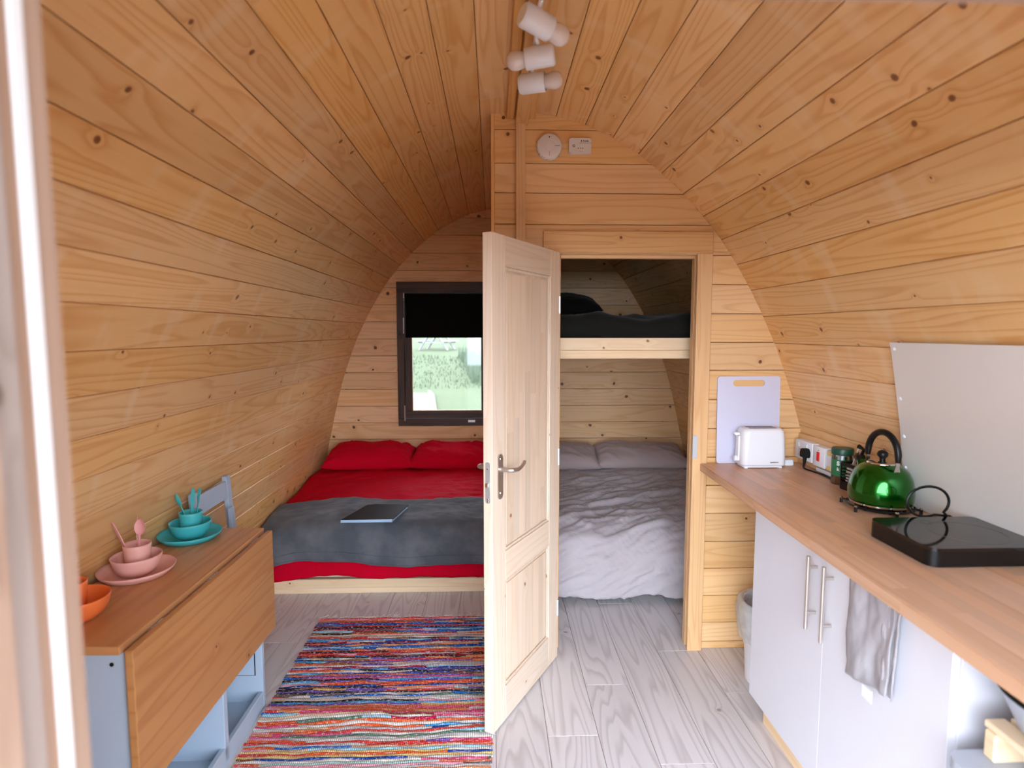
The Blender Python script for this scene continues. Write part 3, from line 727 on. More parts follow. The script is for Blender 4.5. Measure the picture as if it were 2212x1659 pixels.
# ================================================================== BUNK ROOM
b2 = thing('lower_bunk', (0.72, 4.1, 0), 'low pine bed base under the grey duvet in the bunk room', 'bed')
def L2(x0, x1, y0, y1, z0, z1, **k): return bx(x0 - .72, x1 - .72, y0 - 4.1, y1 - 4.1, z0, z1, **k)
mk('front_board', L2(-.06, 1.54, 3.50, 3.54, 0, .15, b=.003), 'frame', b2, grain=0)
mk('platform', L2(-.06, 1.54, 3.54, 4.885, .10, .15), 'frame', b2, grain=0)
mk('mattress', L2(-.05, 1.50, 3.52, 4.885, .151, .38, b=.05, seg=3), 'duvet', b2, smooth=True)
def topR(x, y):
    t = max(0, min(1, (y - 3.4) / 1.0)); return .435 + .085 * t + .02 * fbm(x, y, 2.3, 31)
def wrR(x, s):
    f = min(1, s * 1.2)
    return (crease(x, s, 3.2, 41, .45, 1.5, -.55) * .014 + crease(x, s, 5.5, 47, .35, 1.6, -.3) * .014 + crease(x, s, 9, 53, .3, 1.6, -.55) * .012 + crease(x, s, 15, 57, .3, 1.6, -.4) * .008) * (.35 + .65 * f) + .008 * fbm(x, s, 3, 44)
bm = cover(-.045, 1.5, 4.86, 3.30, topR, .24, .150, 0, wrR, 150, 150, hem=lambda u: .006 * math.sin(u * 31) + .012 * fbm(u * 6, 0, 2, 8) + .01, x1f=lambda y: wx(.48) - .02)
solid(mk('grey_duvet', bm, 'duvet', smooth=2, label='creased taupe-grey duvet hanging over the lower bunk', cat='duvet'), .012)
for cx, sd, lab in ((1.07, 61, 'taupe pillow on the lower bunk, nearer the curved wall'), (0.36, 67, 'taupe pillow on the lower bunk, nearer the open door')):
    mk('pillow', pillow(.375, .2, .10, sd, .020), 'pillowgrey', loc=(cx, 4.64, .590), rot=(12 * D2R, 0, -3 * D2R), smooth=2, label=lab, cat='pillow', group='taupe pillows')
ub = thing('upper_bunk', (0.6, 3.9, 1.465), 'upper bunk platform with a pine edge across the doorway', 'bunk')
def L3(x0, x1, y0, y1, z0, z1, **k): return bx(x0 - .6, x1 - .6, y0 - 3.9, y1 - 3.9, z0 - 1.465, z1 - 1.465, **k)
mk('edge_board', L3(-.06, 1.19, 2.975, 3.02, 1.509, 1.572, b=.002), 'frame', ub, grain=0)
mk('edge_board', L3(-.06, 1.215, 2.985, 3.03, 1.465, 1.508, b=.002), 'frame', ub, grain=0)
mk('platform', L3(-.06, 1.20, 3.03, 4.89, 1.49, 1.51), 'frame', ub, grain=0)
mk('mattress', L3(-.055, 1.10, 3.03, 4.88, 1.511, 1.64, b=.04, seg=2), 'darkbed', ub, smooth=True)
bm = cover(-.05, 1.1, 4.86, 3.005, lambda x, y: 1.685 + .03 * fbm(x, y, 2, 71), .06, .05, 0, lambda x, s: crease(x, s, 3, 73, .5, 1.3, .5) * .022, 70, 80, x1f=lambda y: wx(1.72) - .03)
solid(mk('dark_duvet', bm, 'darkbed', smooth=2, label='near-black duvet on the upper bunk', cat='duvet'), .012)
mk('pillow', pillow(.36, .2, .10, 77, .01), 'darkbed', loc=(.36, 4.62, 1.80), rot=(10 * D2R, 0, 0), smooth=2, label='near-black pillow on the upper bunk', cat='pillow')

# ================================================================== ALARMS on the partition
sa = thing('smoke_alarm', (.143, YP - .001, 2.456), 'round white smoke alarm beside the ridge post', 'alarm', rot=(90 * D2R, 0, 0))
mk('base', lathe(B(), [(0, 0), (.058, 0), (.058, .012), (.056, .014)], 64), 'creamplastic', sa, smooth=True)
bm = lathe(B(), [(.0555, .012), (.0585, .013), (.0585, .026), (.0555, .0285)], 96, 1, .0012, (1, 2)); mk('vent_ring', bm, 'creamplastic', sa)
mk('cover', lathe(B(), [(.056, .0255), (.0545, .031), (.05, .0335), (.0232, .0345), (.0228, .0335), (.0218, .0335), (.0214, .0350), (0, .0352)], 64), 'creamplastic', sa, smooth=True)
mk('lens', lathe(B(), [(0, .0352), (.003, .0352), (.0025, .0362), (0, .0364)], 12, cx=-.001, cy=.040), 'black', sa, smooth=True)
mk('printed_line', bx(-.0008, .0008, -.043, -.024, .0335, .0345), 'printgrey', sa)
mk('printed_line', bx(.0255, .049, .0, .0022, .0335, .0345), 'printgrey', sa)
ca = thing('carbon_monoxide_alarm', (.287, YP - .001, 2.462), 'white rectangular carbon monoxide alarm beside the round smoke alarm', 'alarm', rot=(90 * D2R, 0, 0))
bm = B(); prism(bm, rrect(.104, .071, .009, 5), 0, .018, 'z'); fa = [f for f in bm.faces if all(v.co.z > .017 for v in f.verts)]
bmesh.ops.bevel(bm, geom=list(fa[0].edges), offset=.004, segments=2, affect='EDGES'); mk('case', bm, 'creamplastic', ca, smooth=True)
text_mesh('Kidde', .0105, 'lettering', 'printdark', ca, (.026, .0225, .0182), (0, 0, 0), bold=.0002)
text_mesh('CARBON MONOXIDE ALARM', .0042, 'lettering', 'printgrey', ca, (.023, .0125, .0182), (0, 0, 0))
mk('flame_mark', bx(.004, .008, .0185, .0265, .0178, .0184), 'printdark', ca)
for x in (-.008, .002, .012): mk('indicator', lathe(B(), [(0, .018), (.0022, .018), (.0020, .0188), (0, .019)], 10, cx=x, cy=-.0105), 'black', ca)
bm = B(); prism(bm, rrect(.018, .0165, .003, 3, .0325, -.0125), .0178, .0188, 'z'); mk('test_button', bm, 'creamplastic', ca)
bm = lathe(B(), [(.0035, .0178), (.0035, .0184), (.0062, .0184), (.0062, .0178)], 16, cx=-.030, cy=0); mk('emblem', bm, 'printgrey', ca)
text_mesh('test weekly', .0036, 'lettering', 'printgrey', ca, (.004, -.0235, .0182), (0, 0, 0))

# ================================================================== CEILING SPOTLIGHTS
sp_ = thing('spotlight_bar', (.014, 1.64, 2.555), 'white ceiling spotlight bar with three swivel heads under the ridge', 'light')
mk('canopy', lathe(B(), [(0, 0), (.058, 0), (.056, -.016), (.05, -.022), (0, -.024)], 40), 'whiteplastic', sp_, smooth=True)
mk('bar', tube(B(), [(.002, -.30, -.040), (.002, .50, -.040)], .0075, 12), 'whiteplastic', sp_, smooth=True)
mk('stem', tube(B(), [(.002, .0, -.02), (.002, .0, -.042)], .009, 12), 'whiteplastic', sp_, smooth=True)
def head(y, c, d, zc):
    d = Vector(d).normalized()
    q = d.to_track_quat('Z', 'Y').to_matrix().to_4x4() @ Matrix.Scale(1.17, 4); q.translation = Vector((c[0] - .014, c[1] - 1.64, zc - 2.555))
    mk('swivel', tube(B(), [(.002, y - 1.64, -.040), (c[0] - .014, c[1] - 1.64, zc - 2.555 + .02)], .0065, 8), 'whiteplastic', sp_, smooth=True)
    b = lathe(B(), [(0, -.042), (.024, -.042), (.0285, -.036), (.0285, .036), (.0275, .038), (.0255, .036), (.0255, -.0), (0, -.0)], 32); b.transform(q)
    hd = mk('lamp_head', b, 'whiteplastic', sp_, smooth=True)
    b = lathe(B(), [(.0265, .030), (.0275, .0365), (.0258, .0375), (.0240, .034)], 24); b.transform(q); mk('rim', b, 'nickel', hd, smooth=True)
    b = lathe(B(), [(0, .005), (.014, .006), (.017, .030), (.020, .042), (.0240, .056), (.0250, .066), (.023, .077), (.016, .086), (.008, .0895), (0, .0905)], 28); b.transform(q); mk('bulb', b, 'bulb', hd, smooth=2)
head(1.69, (.004, 1.705, 0), (.84, .42, -.22), 2.462)
head(1.90, (.028, 1.925, 0), (-.97, .22, -.08), 2.468)
head(2.10, (.022, 2.125, 0), (.96, -.28, .02), 2.470)

# ================================================================== KITCHEN
ZT = .961
wk = thing('worktop', (1.15, 1.7, ZT), 'long oiled-wood kitchen worktop along the right wall', 'worktop')
bm = B(); prism(bm, [(.836 - 1.15, .64 - 1.7), (1.425 - 1.15, .64 - 1.7), (1.425 - 1.15, 2.795 - 1.7), (.928 - 1.15, 2.795 - 1.7), (.928 - 1.15, 2.777 - 1.7), (.8915 - 1.15, 2.777 - 1.7)], -.035, 0, 'z')
top = [f for f in bm.faces if all(abs(v.co.z) < 1e-6 for v in f.verts)][0]
bmesh.ops.bevel(bm, geom=[e for e in top.edges if e.calc_length() > 1.0], offset=.003, segments=2, affect='EDGES')
mk('slab', bm, 'worktop', wk, grain=1)
cb = thing('base_cabinet', (1.16, 1.735, 0), 'white two-door kitchen base cabinet under the worktop', 'cabinet')
def K(x0, x1, y0, y1, z0, z1, **k): return bx(x0 - 1.16, x1 - 1.16, y0 - 1.735, y1 - 1.735, z0, z1, **k)
CY0, CY1, CM = 1.232, 2.238, 1.743
mk('side_panel', K(.945, 1.39, CY0, CY0 + .018, .13, .925, b=.001), 'white', cb)
mk('side_panel', K(.945, 1.39, CY1 - .018, CY1, .13, .925, b=.001), 'white', cb)
mk('back_panel', K(1.375, 1.389, CY0 + .018, CY1 - .018, .13, .925), 'white', cb)
mk('bottom_panel', K(.945, 1.375, CY0 + .018, CY1 - .018, .13, .148), 'white', cb)
mk('plinth', K(.985, 1.003, CY0, CY1 - .005, 0, .129, b=.001), 'frame', cb, grain=1)
for k, (a, b_, hy) in enumerate(((CM + .0007, CY1, 1.790), (CY0 + .004, CM - .0007, 1.702))):
    d = mk('door', K(.925, .944, a, b_, .130, .922, b=.0006), 'white', cb)
    h = tube(B(), [(.893 - 1.16, hy - 1.735, .640), (.893 - 1.16, hy - 1.735, .882)], .006, 12)
    for z in (.693, .845): tube(h, [(.893 - 1.16, hy - 1.735, z), (.926 - 1.16, hy - 1.735, z)], .005, 10)
    mk('handle', h, 'nickel', d, smooth=True)
tw = thing('tea_towel', (.9, 1.49, .90), 'folded grey linen tea towel hanging from the cabinet door', 'towel')
def towel(y0, y1, zb0, zb1, x, seed):
    bm = B(); n, m = 26, 34; rows = []
    for j in range(m + 1):
        t = j / m; row = []
        for i in range(n + 1):
            u = i / n; y = y0 + (y1 - y0) * u; zb_ = zb0 + (zb1 - zb0) * u
            z = .921 - (.921 - zb_) * t; y += (.012 * t) * (1 - 2 * u) * .6
            xx = x - .004 - .009 * math.sin(u * 8 + 1.0 + t * 1.2) * (.15 + t) * .6 - .006 * fbm(u * 3, t * 2, 1.5, seed) - .006 * t
            row.append(bm.verts.new((xx - .9, y - 1.49, z - .90)))
        rows.append(row)
    for j in range(m):
        for i in range(n): bm.faces.new((rows[j][i], rows[j][i + 1], rows[j + 1][i + 1], rows[j + 1][i]))
    return bm
solid(mk('back_layer', towel(1.385, 1.45, .650, .655, .918, 3), 'linen', tw, smooth=2), .003)
solid(mk('front_layer', towel(1.402, 1.60, .652, .610, .912, 9), 'linen', tw, smooth=2), .003)
mk('care_label', bx(-.0245, -.0225, -.060, -.020, -.280, -.246), 'whiteplastic', tw)
# bin with a clear liner in the gap beside the cabinet
bn = thing('waste_bin', (1.16, 2.52, 0), 'white waste bin with a clear plastic liner between cabinet and partition', 'bin')
mk('tub', lathe(B(), [(0, 0), (.115, 0), (.135, .37), (.138, .375), (.131, .372), (.112, .008), (0, .008)], 28), 'whiteplastic', bn, smooth=True)
bm = B(); rows = []
for j in range(9):
    t = j / 8; row = []
    for i in range(40):
        a = 2 * math.pi * i / 40; rr_ = [.128, .136, .146, .156, .162, .160, .156, .150, .146][j] + .010 * fbm(math.cos(a) * 2, math.sin(a) * 2 + t, 1.6, 7) * (0.4 + t)
        z = [.34, .376, .384, .374, .35, .31, .27, .235, .20][j] + .012 * fbm(math.cos(a) * 3, math.sin(a) * 3, 2, 3) * t
        row.append(bm.verts.new((rr_ * math.cos(a), rr_ * math.sin(a), z)))
    rows.append(row)
for j in range(8):
    for i in range(40): bm.faces.new((rows[j][i], rows[j][(i + 1) % 40], rows[j + 1][(i + 1) % 40], rows[j + 1][i]))
mk('liner', bm, 'poly', bn, smooth=2)
# splashback sheet bent to the wall
sb = thing('splashback', (1.35, 1.4, ZT + .003), 'white splashback sheet screwed to the curved wall behind the hob', 'splashback')
bm = B(); rows = []; zz = [ZT + .004 + (1.566 - ZT - .004) * k / 14 for k in range(15)]
for th in (.018, .014):
    for z in zz:
        x = wx(z) - th; ye = 2.085 - .145 * ((z - ZT) / .6) ** 1.25
        rows.append([bm.verts.new((x - 1.35, y - 1.4, z - ZT - .003)) for y in (.66, ye)])
for k in range(14):
    bm.faces.new((rows[k][0], rows[k][1], rows[k + 1][1], rows[k + 1][0])); bm.faces.new((rows[15 + k][0], rows[15 + k + 1][0], rows[15 + k + 1][1], rows[15 + k][1]))
    for e in (0, 1): bm.faces.new((rows[k][e], rows[k + 1][e], rows[16 + k][e], rows[15 + k][e]))
bm.faces.new((rows[14][0], rows[14][1], rows[29][1], rows[29][0])); bm.faces.new((rows[0][0], rows[15][0], rows[15][1], rows[0][1]))
mk('sheet', bm, 'splash', sb, smooth=True)
for z in (1.545, 1.37, 1.23, 1.11, .99):
    ye = 2.085 - .145 * ((z - ZT) / .6) ** 1.25 - .02; x = wx(z) - .018
    mk('screw_cap', tube(B(), [(x - 1.35 + .002, ye - 1.4, z - ZT - .003), (x - 1.35 - .003, ye - 1.4, z - ZT - .003), (x - 1.35 - .005, ye - 1.4, z - ZT - .003)], [.0065, .0062, .003], 10), 'whiteplastic', sb, smooth=True)
# batten behind the sockets
tb = tagit(bpy.data.objects.new('trim_4', None), 'pine batten along the back of the worktop', None, None, 'structure'); COL.objects.link(tb)
mk('batten', bx(1.386, 1.404, 2.10, 2.797, ZT + .001, 1.108, .002), 'trim', tb, grain=1)
def wallbox(name, y0, y1, z0, z1, label, cat, depth=.036):
    t = thing(name, (1.3855, (y0 + y1) / 2, (z0 + z1) / 2), label, cat)
    h, w = (z1 - z0) / 2, (y1 - y0) / 2
    mk('back_box', bx(-depth + .009, 0, -w + .001, w - .001, -h + .001, h - .001, .002), 'whiteplastic', t)
    mk('face_plate', bx(-depth, -depth + .009, -w, w, -h, h, .003, 2), 'whiteplastic', t, smooth=True); return t
so = wallbox('double_socket', 2.606, 2.755, .998, 1.088, 'white double socket on the batten beside the toaster', 'socket')
for y in (-.04, .03):
    mk('rocker', bx(-.039, -.036, y + .012 - .005, y + .012 + .005, .012, .034, .001), 'whiteplastic', so)
    mk('pin_hole', bx(-.0364, -.0358, y - .002, y + .002, -.004, .006), 'printgrey', so)
    for dy in (-.011, .011): mk('pin_hole', bx(-.0364, -.0358, y + dy - .003, y + dy + .003, -.028, -.024), 'printgrey', so)
sw = wallbox('cooker_switch', 2.505, 2.597, .994, 1.086, 'white switch with a red rocker between the socket and the coffee jar', 'switch')
mk('rocker', bx(-.042, -.036, -.009, .009, -.020, .022, .002), 'red', sw)
mk('neon', bx(-.0375, -.036, -.003, .003, .028, .031), 'printgrey', sw)
ow = wallbox('outlet_plate', 2.405, 2.495, .992, 1.084, 'yellowing white outlet plate behind the coffee jar', 'outlet', .030)
mk('tape', bx(-.0315, -.030, .0, .043, .022, .040), 'yellowed', ow); mk('tape', bx(-.0315, -.030, .018, .043, -.044, -.026), 'yellowed', ow)
tr = thing('cable_trunking', (1.380, 2.38, ZT), 'white plastic trunking low on the batten behind the black cable', 'trunking')
mk('channel', bx(-.016, .0055, -.26, .215, .004, .022, .004, 2), 'whiteplastic', tr, smooth=True)
pl = thing('black_plug', (1.350, 2.638, 1.035), 'black plug with its cable in the double socket', 'plug')
bm = B(); prism(bm, [(-.022, -.016), (.022, -.016), (.023, .008), (.012, .026), (-.012, .026), (-.023, .008)], -.030, -.0005, 'x')
bmesh.ops.bevel(bm, geom=bm.edges[:], offset=.003, segments=2, affect='EDGES'); mk('body', bm, 'black', pl, smooth=True)
mk('strain_relief', tube(B(), [(-.015, 0, -.012), (-.017, 0, -.04), (-.019, .001, -.062)], [.010, .007, .0045], 10), 'black', pl, smooth=True)
mk('cable', tube(B(), [(-.019, .001, -.058), (-.019, .0, -.066), (-.015, -.010, -.0698), (-.005, -.06, -.0700), (.003, -.12, -.0700), (.001, -.17, -.0700), (.002, -.21, -.0700)], .0036, 8), 'black', pl, smooth=True)
# toaster
ts = thing('toaster', (1.155, 2.712, ZT), 'white two-slice toaster in front of the chopping board', 'toaster')
bm = B(); rows = []
for z, w, d, r in ((.012, .206, .104, .022), (.020, .212, .112, .026), (.09, .210, .112, .028), (.155, .204, .108, .030), (.175, .197, .102, .030), (.185, .185, .092, .028), (.188, .170, .080, .024)):
    rows.append([bm.verts.new((x, y, z)) for x, y in rrect(w, d, r, 6)])
n_ = len(rows[0])
for A_, C_ in zip(rows, rows[1:]):
    for i in range(n_): bm.faces.new((A_[i], A_[(i + 1) % n_], C_[(i + 1) % n_], C_[i]))
bm.faces.new(rows[0][::-1]); bm.faces.new(rows[-1])
mk('body', bm, 'whiteplastic', ts, smooth=2)
bm = B(); prism(bm, rrect(.19, .092, .02, 5), .004, .013, 'z'); mk('base', bm, 'whiteplastic', ts)
for x in (-.082, .082):
    for y in (-.036, .036): mk('foot', lathe(B(), [(0, 0), (.010, 0), (.009, .006), (0, .006)], 12, cx=x, cy=y), 'whiteplastic', ts)
for y in (-.019, .019): mk('slot', bx(-.066, .066, y - .011, y + .011, .1872, .1886, .0004), 'black', ts)
mk('lever_track', bx(-.1085, -.1040, -.004, .004, .05, .165), 'printgrey', ts)
bm = bx(-.128, -.104, -.013, .013, .152, .166, .004, seg=2); mk('lever', bm, 'whiteplastic', ts, smooth=True)
bm = bx(-.112, -.103, -.016, .016, .03, .150, .004, seg=2); mk('lever_guard', bm, 'whiteplastic', ts, smooth=True)
mk('browning_dial', tube(B(), [(-.104, 0, .040), (-.124, 0, .040), (-.126, 0, .040)], [.014, .013, .010], 18), 'whiteplastic', ts, smooth=True)
text_mesh('DAEWOO', .0085, 'lettering', 'printdark', ts, (.045, -.0566, .030), (90 * D2R, 0, 0), bold=.0002)
mk('power_cord', tube(B(), [(.100, .035, .05), (.122, .035, .05), (.130, .03, .035), (.128, .022, .012), (.120, .025, .006)], .0034, 8), 'whiteplastic', ts, smooth=True)
wp = thing('white_plug', (1.305, 2.735, ZT), 'white plug lying on the worktop at the right of the toaster', 'plug')
bm = B(); prism(bm, rrect(.045, .04, .010, 4), 0, .028, 'z'); bmesh.ops.bevel(bm, geom=bm.edges[:], offset=.003, segments=1, affect='EDGES'); mk('body', bm, 'whiteplastic', wp, smooth=True)
for y in (-.008, .008): mk('pin', bx(-.036, -.021, y - .003, y + .003, .010, .015), 'black', wp)
# chopping board leaning on the partition
cbd = thing('chopping_board', (1.127, 2.777, ZT + .001), 'white plastic chopping board leaning on the partition behind the toaster', 'chopping board', rot=(-2.2 * D2R, 0, 1.0 * D2R))
bm = B(); outer = rrect(.312, .425, .014, 6, 0, .2125); hole = rrect(.158, .030, .0149, 6, 0, .392)
vo_ = [bm.verts.new((x, 0, z)) for x, z in outer]; vi_ = [bm.verts.new((x, 0, z)) for x, z in hole]
eo = [bm.edges.new((vo_[i], vo_[(i + 1) % len(vo_)])) for i in range(len(vo_))]; ei = [bm.edges.new((vi_[i], vi_[(i + 1) % len(vi_)])) for i in range(len(vi_))]
bmesh.ops.triangle_fill(bm, use_beauty=True, edges=eo + ei)
r_ = bmesh.ops.extrude_face_region(bm, geom=bm.faces[:]); 
for v in [g for g in r_['geom'] if isinstance(g, bmesh.types.BMVert)]: v.co.y += .007
mk('slab', bm, 'boardplastic', cbd)
# coffee jar
jr = thing('coffee_jar', (1.352, 2.378, ZT), 'clear jar with a dark green lid and green label', 'jar')
mk('glass', lathe(B(), [(0, .0), (.036, .0), (.039, .004), (.039, .118), (.036, .126), (.036, .131), (.0345, .131), (.0345, .125), (.0375, .117), (.0375, .005), (0, .004)], 32), 'jarglass', jr, smooth=True)
mk('contents', lathe(B(), [(0, .0045), (.037, .0055), (.037, .052), (.02, .056), (0, .053)], 28), 'coffee', jr, smooth=True)
mk('label', lathe(B(), [(.0392, .038), (.0395, .038), (.0395, .108), (.0392, .108)], 40), 'labelgreen', jr, smooth=True)
mk('lid', lathe(B(), [(.0375, .126), (.041, .127), (.0415, .131), (.0415, .150), (.039, .154), (0, .155)], 40), 'darkgreen', jr, smooth=True)
jt = text_mesh('S', .024, 'lettering', 'whiteplastic', jr, (-.0312, -.0246, .092), (90 * D2R, 0, -52 * D2R), .0012, bold=.0012)
text_mesh('k', .018, 'lettering', 'whiteplastic', jr, (-.0312, -.0246, .068), (90 * D2R, 0, -52 * D2R), .0012, bold=.0006)
# wire caddy of sachets
cy_ = thing('sachet_caddy', (1.352, 2.268, ZT), 'black wire caddy stuffed with sachets between jar and kettle', 'caddy', rot=(0, 0, 8 * D2R))
bm = B(); a_ = .042
for z in (.006, .032, .045, .058, .071, .084, .104): tube(bm, [(-a_, -a_, z), (a_, -a_, z), (a_, a_, z), (-a_, a_, z)], .0022, 6, closed=True)
for x in (-1, 1):
    for y in (-1, 1): tube(bm, [(x * a_, y * a_, .003), (x * a_, y * a_, .108)], .003, 6)
mk('wire_frame', bm, 'black', cy_, smooth=True)
for nm_, z0_, z1_ in (('tray', .0, .03), ('band', .098, .112)):
    bm = B(); prism(bm, rrect(2 * a_ + .004, 2 * a_ + .004, .004, 2), z0_, z1_, 'z')
    if nm_ == 'band':
        for f in [f for f in bm.faces if abs(f.normal.z) > .5 or len(f.verts) > 6]: bm.faces.remove(f)
    mk(nm_, bm, 'black', cy_)

rs = random.Random(5)
for k in range(7):
    z = .034 + .010 * k

    bm = B(); prism(bm, rrect(.066, .066, .008, 3), 0, .0075, 'z'); bmesh.ops.bevel(bm, geom=bm.edges[:], offset=.002, segments=1, affect='EDGES')
    o = mk('sachet', bm, 'creamplastic', smooth=True, loc=(1.352 + rs.uniform(-.003, .003), 2.268 + rs.uniform(-.003, .003), ZT + z), rot=(0, 0, (8 + rs.uniform(-6, 6)) * D2R),
           label='white sachet lying flat in the black wire caddy, ' + ('lowest', 'second from the bottom', 'third from the bottom', 'middle', 'third from the top', 'second from the top', 'topmost')[k] + ' of its stack', cat='sachet', group='flat sachets in the caddy')
sk = thing('coffee_stick', (1.345, 2.290, ZT + .100), 'white and green sachet stick poking out of the caddy', 'sachet', rot=(6 * D2R, 30 * D2R, 40 * D2R))
mk('wrapper', bx(-.013, .013, -.002, .002, .0, .075, .001), 'creamplastic', sk); mk('print', bx(-.006, .0125, -.0026, -.002, .022, .06), 'labelgreen', sk)
sk = thing('brown_stick', (1.360, 2.262, ZT + .106), 'brown sugar stick leaning out of the caddy toward the kettle', 'sachet', rot=(0, -38 * D2R, 20 * D2R))
mk('wrapper', bx(-.011, .011, -.003, .003, 0, .06, .001), 'coffee', sk)
# kettle on a trivet
tv = thing('trivet', (1.288, 2.035, ZT), 'black metal trivet with studded arms under the green kettle', 'trivet')
bm = lathe(B(), [(.070, .010), (.074, .006), (.078, .010), (.074, .014)], 36); bm.faces.ensure_lookup_table()
lathe(bm, [(.104, .014), (.108, .010), (.112, .014), (.108, .018)], 48); mk('ring', bm, 'black', tv, smooth=True)
for k in range(6):
    a = (k * 60 + 20) * D2R; c, s_ = math.cos(a), math.sin(a)
    bm = tube(B(), [(.02 * c, .02 * s_, .014), (.128 * c, .128 * s_, .014)], .004, 6)
    tube(bm, [(.124 * c, .124 * s_, .0), (.124 * c, .124 * s_, .018)], .0055, 8); tube(bm, [(.075 * c, .075 * s_, .0), (.075 * c, .075 * s_, .020)], .006, 8)
    ar = mk('arm', bm, 'black', tv, smooth=True)
    mk('stud', lathe(B(), [(0, .016), (.005, .016), (.006, .020), (.004, .023), (0, .024)], 10, cx=.124 * c, cy=.124 * s_), 'chrome', ar, smooth=True)
kt = thing('kettle', (1.288, 2.035, ZT + .0205), 'shiny green whistling kettle with a black handle', 'kettle')
prof = [(0, .004), (.092, .004), (.100, .008), (.1045, .020), (.1055, .045), (.1035, .072), (.097, .097), (.085, .120), (.068, .137), (.052, .146), (.046, .148)]
mk('base_rim', lathe(B(), [(0, 0), (.096, 0), (.102, .004), (.102, .0085), (.09, .009)], 56), 'chrome', kt, smooth=True)
mk('body', lathe(B(), prof, 64), 'green', kt, smooth=2)
ld = mk('lid', lathe(B(), [(.049, .1465), (.050, .150), (.044, .153), (.028, .156), (.012, .158), (0, .158)], 40), 'chrome', kt, smooth=2)
mk('knob', lathe(B(), [(0, .157), (.011, .157), (.009, .162), (.012, .168), (.0175, .174), (.0185, .181), (.015, .189), (.007, .194), (0, .195)], 24), 'black', ld, smooth=2)
hd_ = Vector((-.05, .998, 0)).normalized()
for s_ in (1, -1):
    p = hd_ * (s_ * .071); q2 = hd_ * (s_ * .078); sdv = Vector((hd_.y, -hd_.x, 0))
    bm = B(); pr = [(-.013, .122), (.013, .122), (.007, .150), (.007, .178), (-.007, .178), (-.007, .150)]
    A_ = [bm.verts.new(p + sdv * a + Vector((0, 0, z)) + hd_ * (s_ * .002 if z > .14 else 0)) for a, z in pr]; C_ = [bm.verts.new(v.co + hd_ * (s_ * .003)) for v in A_]
    bm.faces.new(A_); bm.faces.new(C_[::-1])
    for i in range(6): bm.faces.new((A_[i], C_[i], C_[(i + 1) % 6], A_[(i + 1) % 6]))
    mk('bracket', bm, 'chrome', kt)
pts = []
for k in range(17):
    a = math.pi * k / 16; pts.append(hd_ * (.076 * math.cos(a) * (1 + .06 * math.sin(a))) + Vector((0, 0, .172 + .088 * math.sin(a))))
pts = [pts[0] - Vector((0, 0, .008))] + pts + [pts[-1] - Vector((0, 0, .008))]
mk('handle', tube(B(), pts, [.008, .0095] + [.0115] * 15 + [.0095, .008], 14), 'black', kt, smooth=True)
spd = Vector((.05, .998, 0)).normalized()
mk('spout', tube(B(), [spd * .085 + Vector((0, 0, .085)), spd * .118 + Vector((0, 0, .115)), spd * .132 + Vector((0, 0, .132))], [.026, .019, .016], 16), 'green', kt, smooth=True)
bm = tube(B(), [spd * .130 + Vector((0, 0, .130)), spd * .138 + Vector((0, 0, .143))], [.018, .017], 14); tube(bm, [spd * .134 + Vector((0, 0, .14)), spd * .115 + Vector((0, 0, .172)), spd * .136 + Vector((-.01, 0, .182))], [.007, .006, .009], 8)
mk('whistle', bm, 'black', kt, smooth=True)
# induction hob and its cable
hb = thing('induction_hob', (1.235, 1.628, ZT), 'black portable induction hob on the worktop', 'hob')
bm = B(); prism(bm, rrect(.345, .268, .030, 8), .004, .047, 'z'); mk('case', bm, 'black', hb, smooth=True)
bm = B(); prism(bm, rrect(.345, .268, .030, 8), .047, .0555, 'z'); mk('glass_top', bm, 'blackglass', hb, smooth=True)
mk('zone_ring', lathe(B(), [(.096, .0555), (.096, .0559), (.0985, .0559), (.0985, .0555)], 64, cx=.03, cy=-.01), 'ring', hb)
mk('zone_ring', lathe(B(), [(.016, .0555), (.016, .0559), (.0175, .0559), (.0175, .0555)], 24, cx=-.02, cy=.085), 'ring', hb)
for x in (-.14, .14):
    for y in (-.10, .10): mk('foot', lathe(B(), [(0, 0), (.012, 0), (.012, .005), (0, .005)], 12, cx=x, cy=y), 'black', hb)
pts = [(.150, .133, .030), (.140, .150, .034), (.105, .152, .052)]
for k in range(25):
    a = math.pi * (-.35 - 1.88 * k / 24); pts.append((.026 + .066 * math.cos(a), .150 - .012 * k / 24, .102 + .050 * math.sin(a)))
pts += [(.100, .150, .050), (.085, .152, .020), (.05, .155, .005)]
mk('cable', tube(B(), pts, .0042, 8), 'black', hb, smooth=True)
# things at the near end of the kitchen
bxn = thing('storage_box', (1.055, .985, 0), 'tall grey plastic storage box below the near end of the worktop', 'box')
bm = B(); prism(bm, rrect(.36, .36, .03, 5), 0, .66, 'z'); mk('tub', bm, 'greybox', bxn, smooth=True)
bm = B(); prism(bm, rrect(.38, .38, .035, 5), .66, .685, 'z'); f_ = [f for f in bm.faces if all(v.co.z > .68 for v in f.verts)][0]
bmesh.ops.inset_region(bm, faces=[f_], thickness=.03, depth=-.006); mk('lid', bm, 'greybox', bxn, smooth=True)
rk = thing('slatted_rack', (1.095, 1.06, .6855), 'small pine rack standing on the grey storage box', 'rack')
for y in (.085,): mk('leg_block', bx(-.155, .13, y - .016, y + .014, 0, .062, .004), 'frame', rk, grain=0)
mk('leg_block', bx(-.155, .13, -.125, -.095, 0, .062, .004), 'frame', rk, grain=0)
for k in range(5): mk('slat', bx(-.15 + .058 * k, -.105 + .058 * k, -.14, .105, .0625, .078, .002), 'frame', rk, grain=1)
bw = thing('washing_up_bowl', (1.078, 1.072, .7642), 'grey bowl with a black rim on the small pine rack', 'bowl')
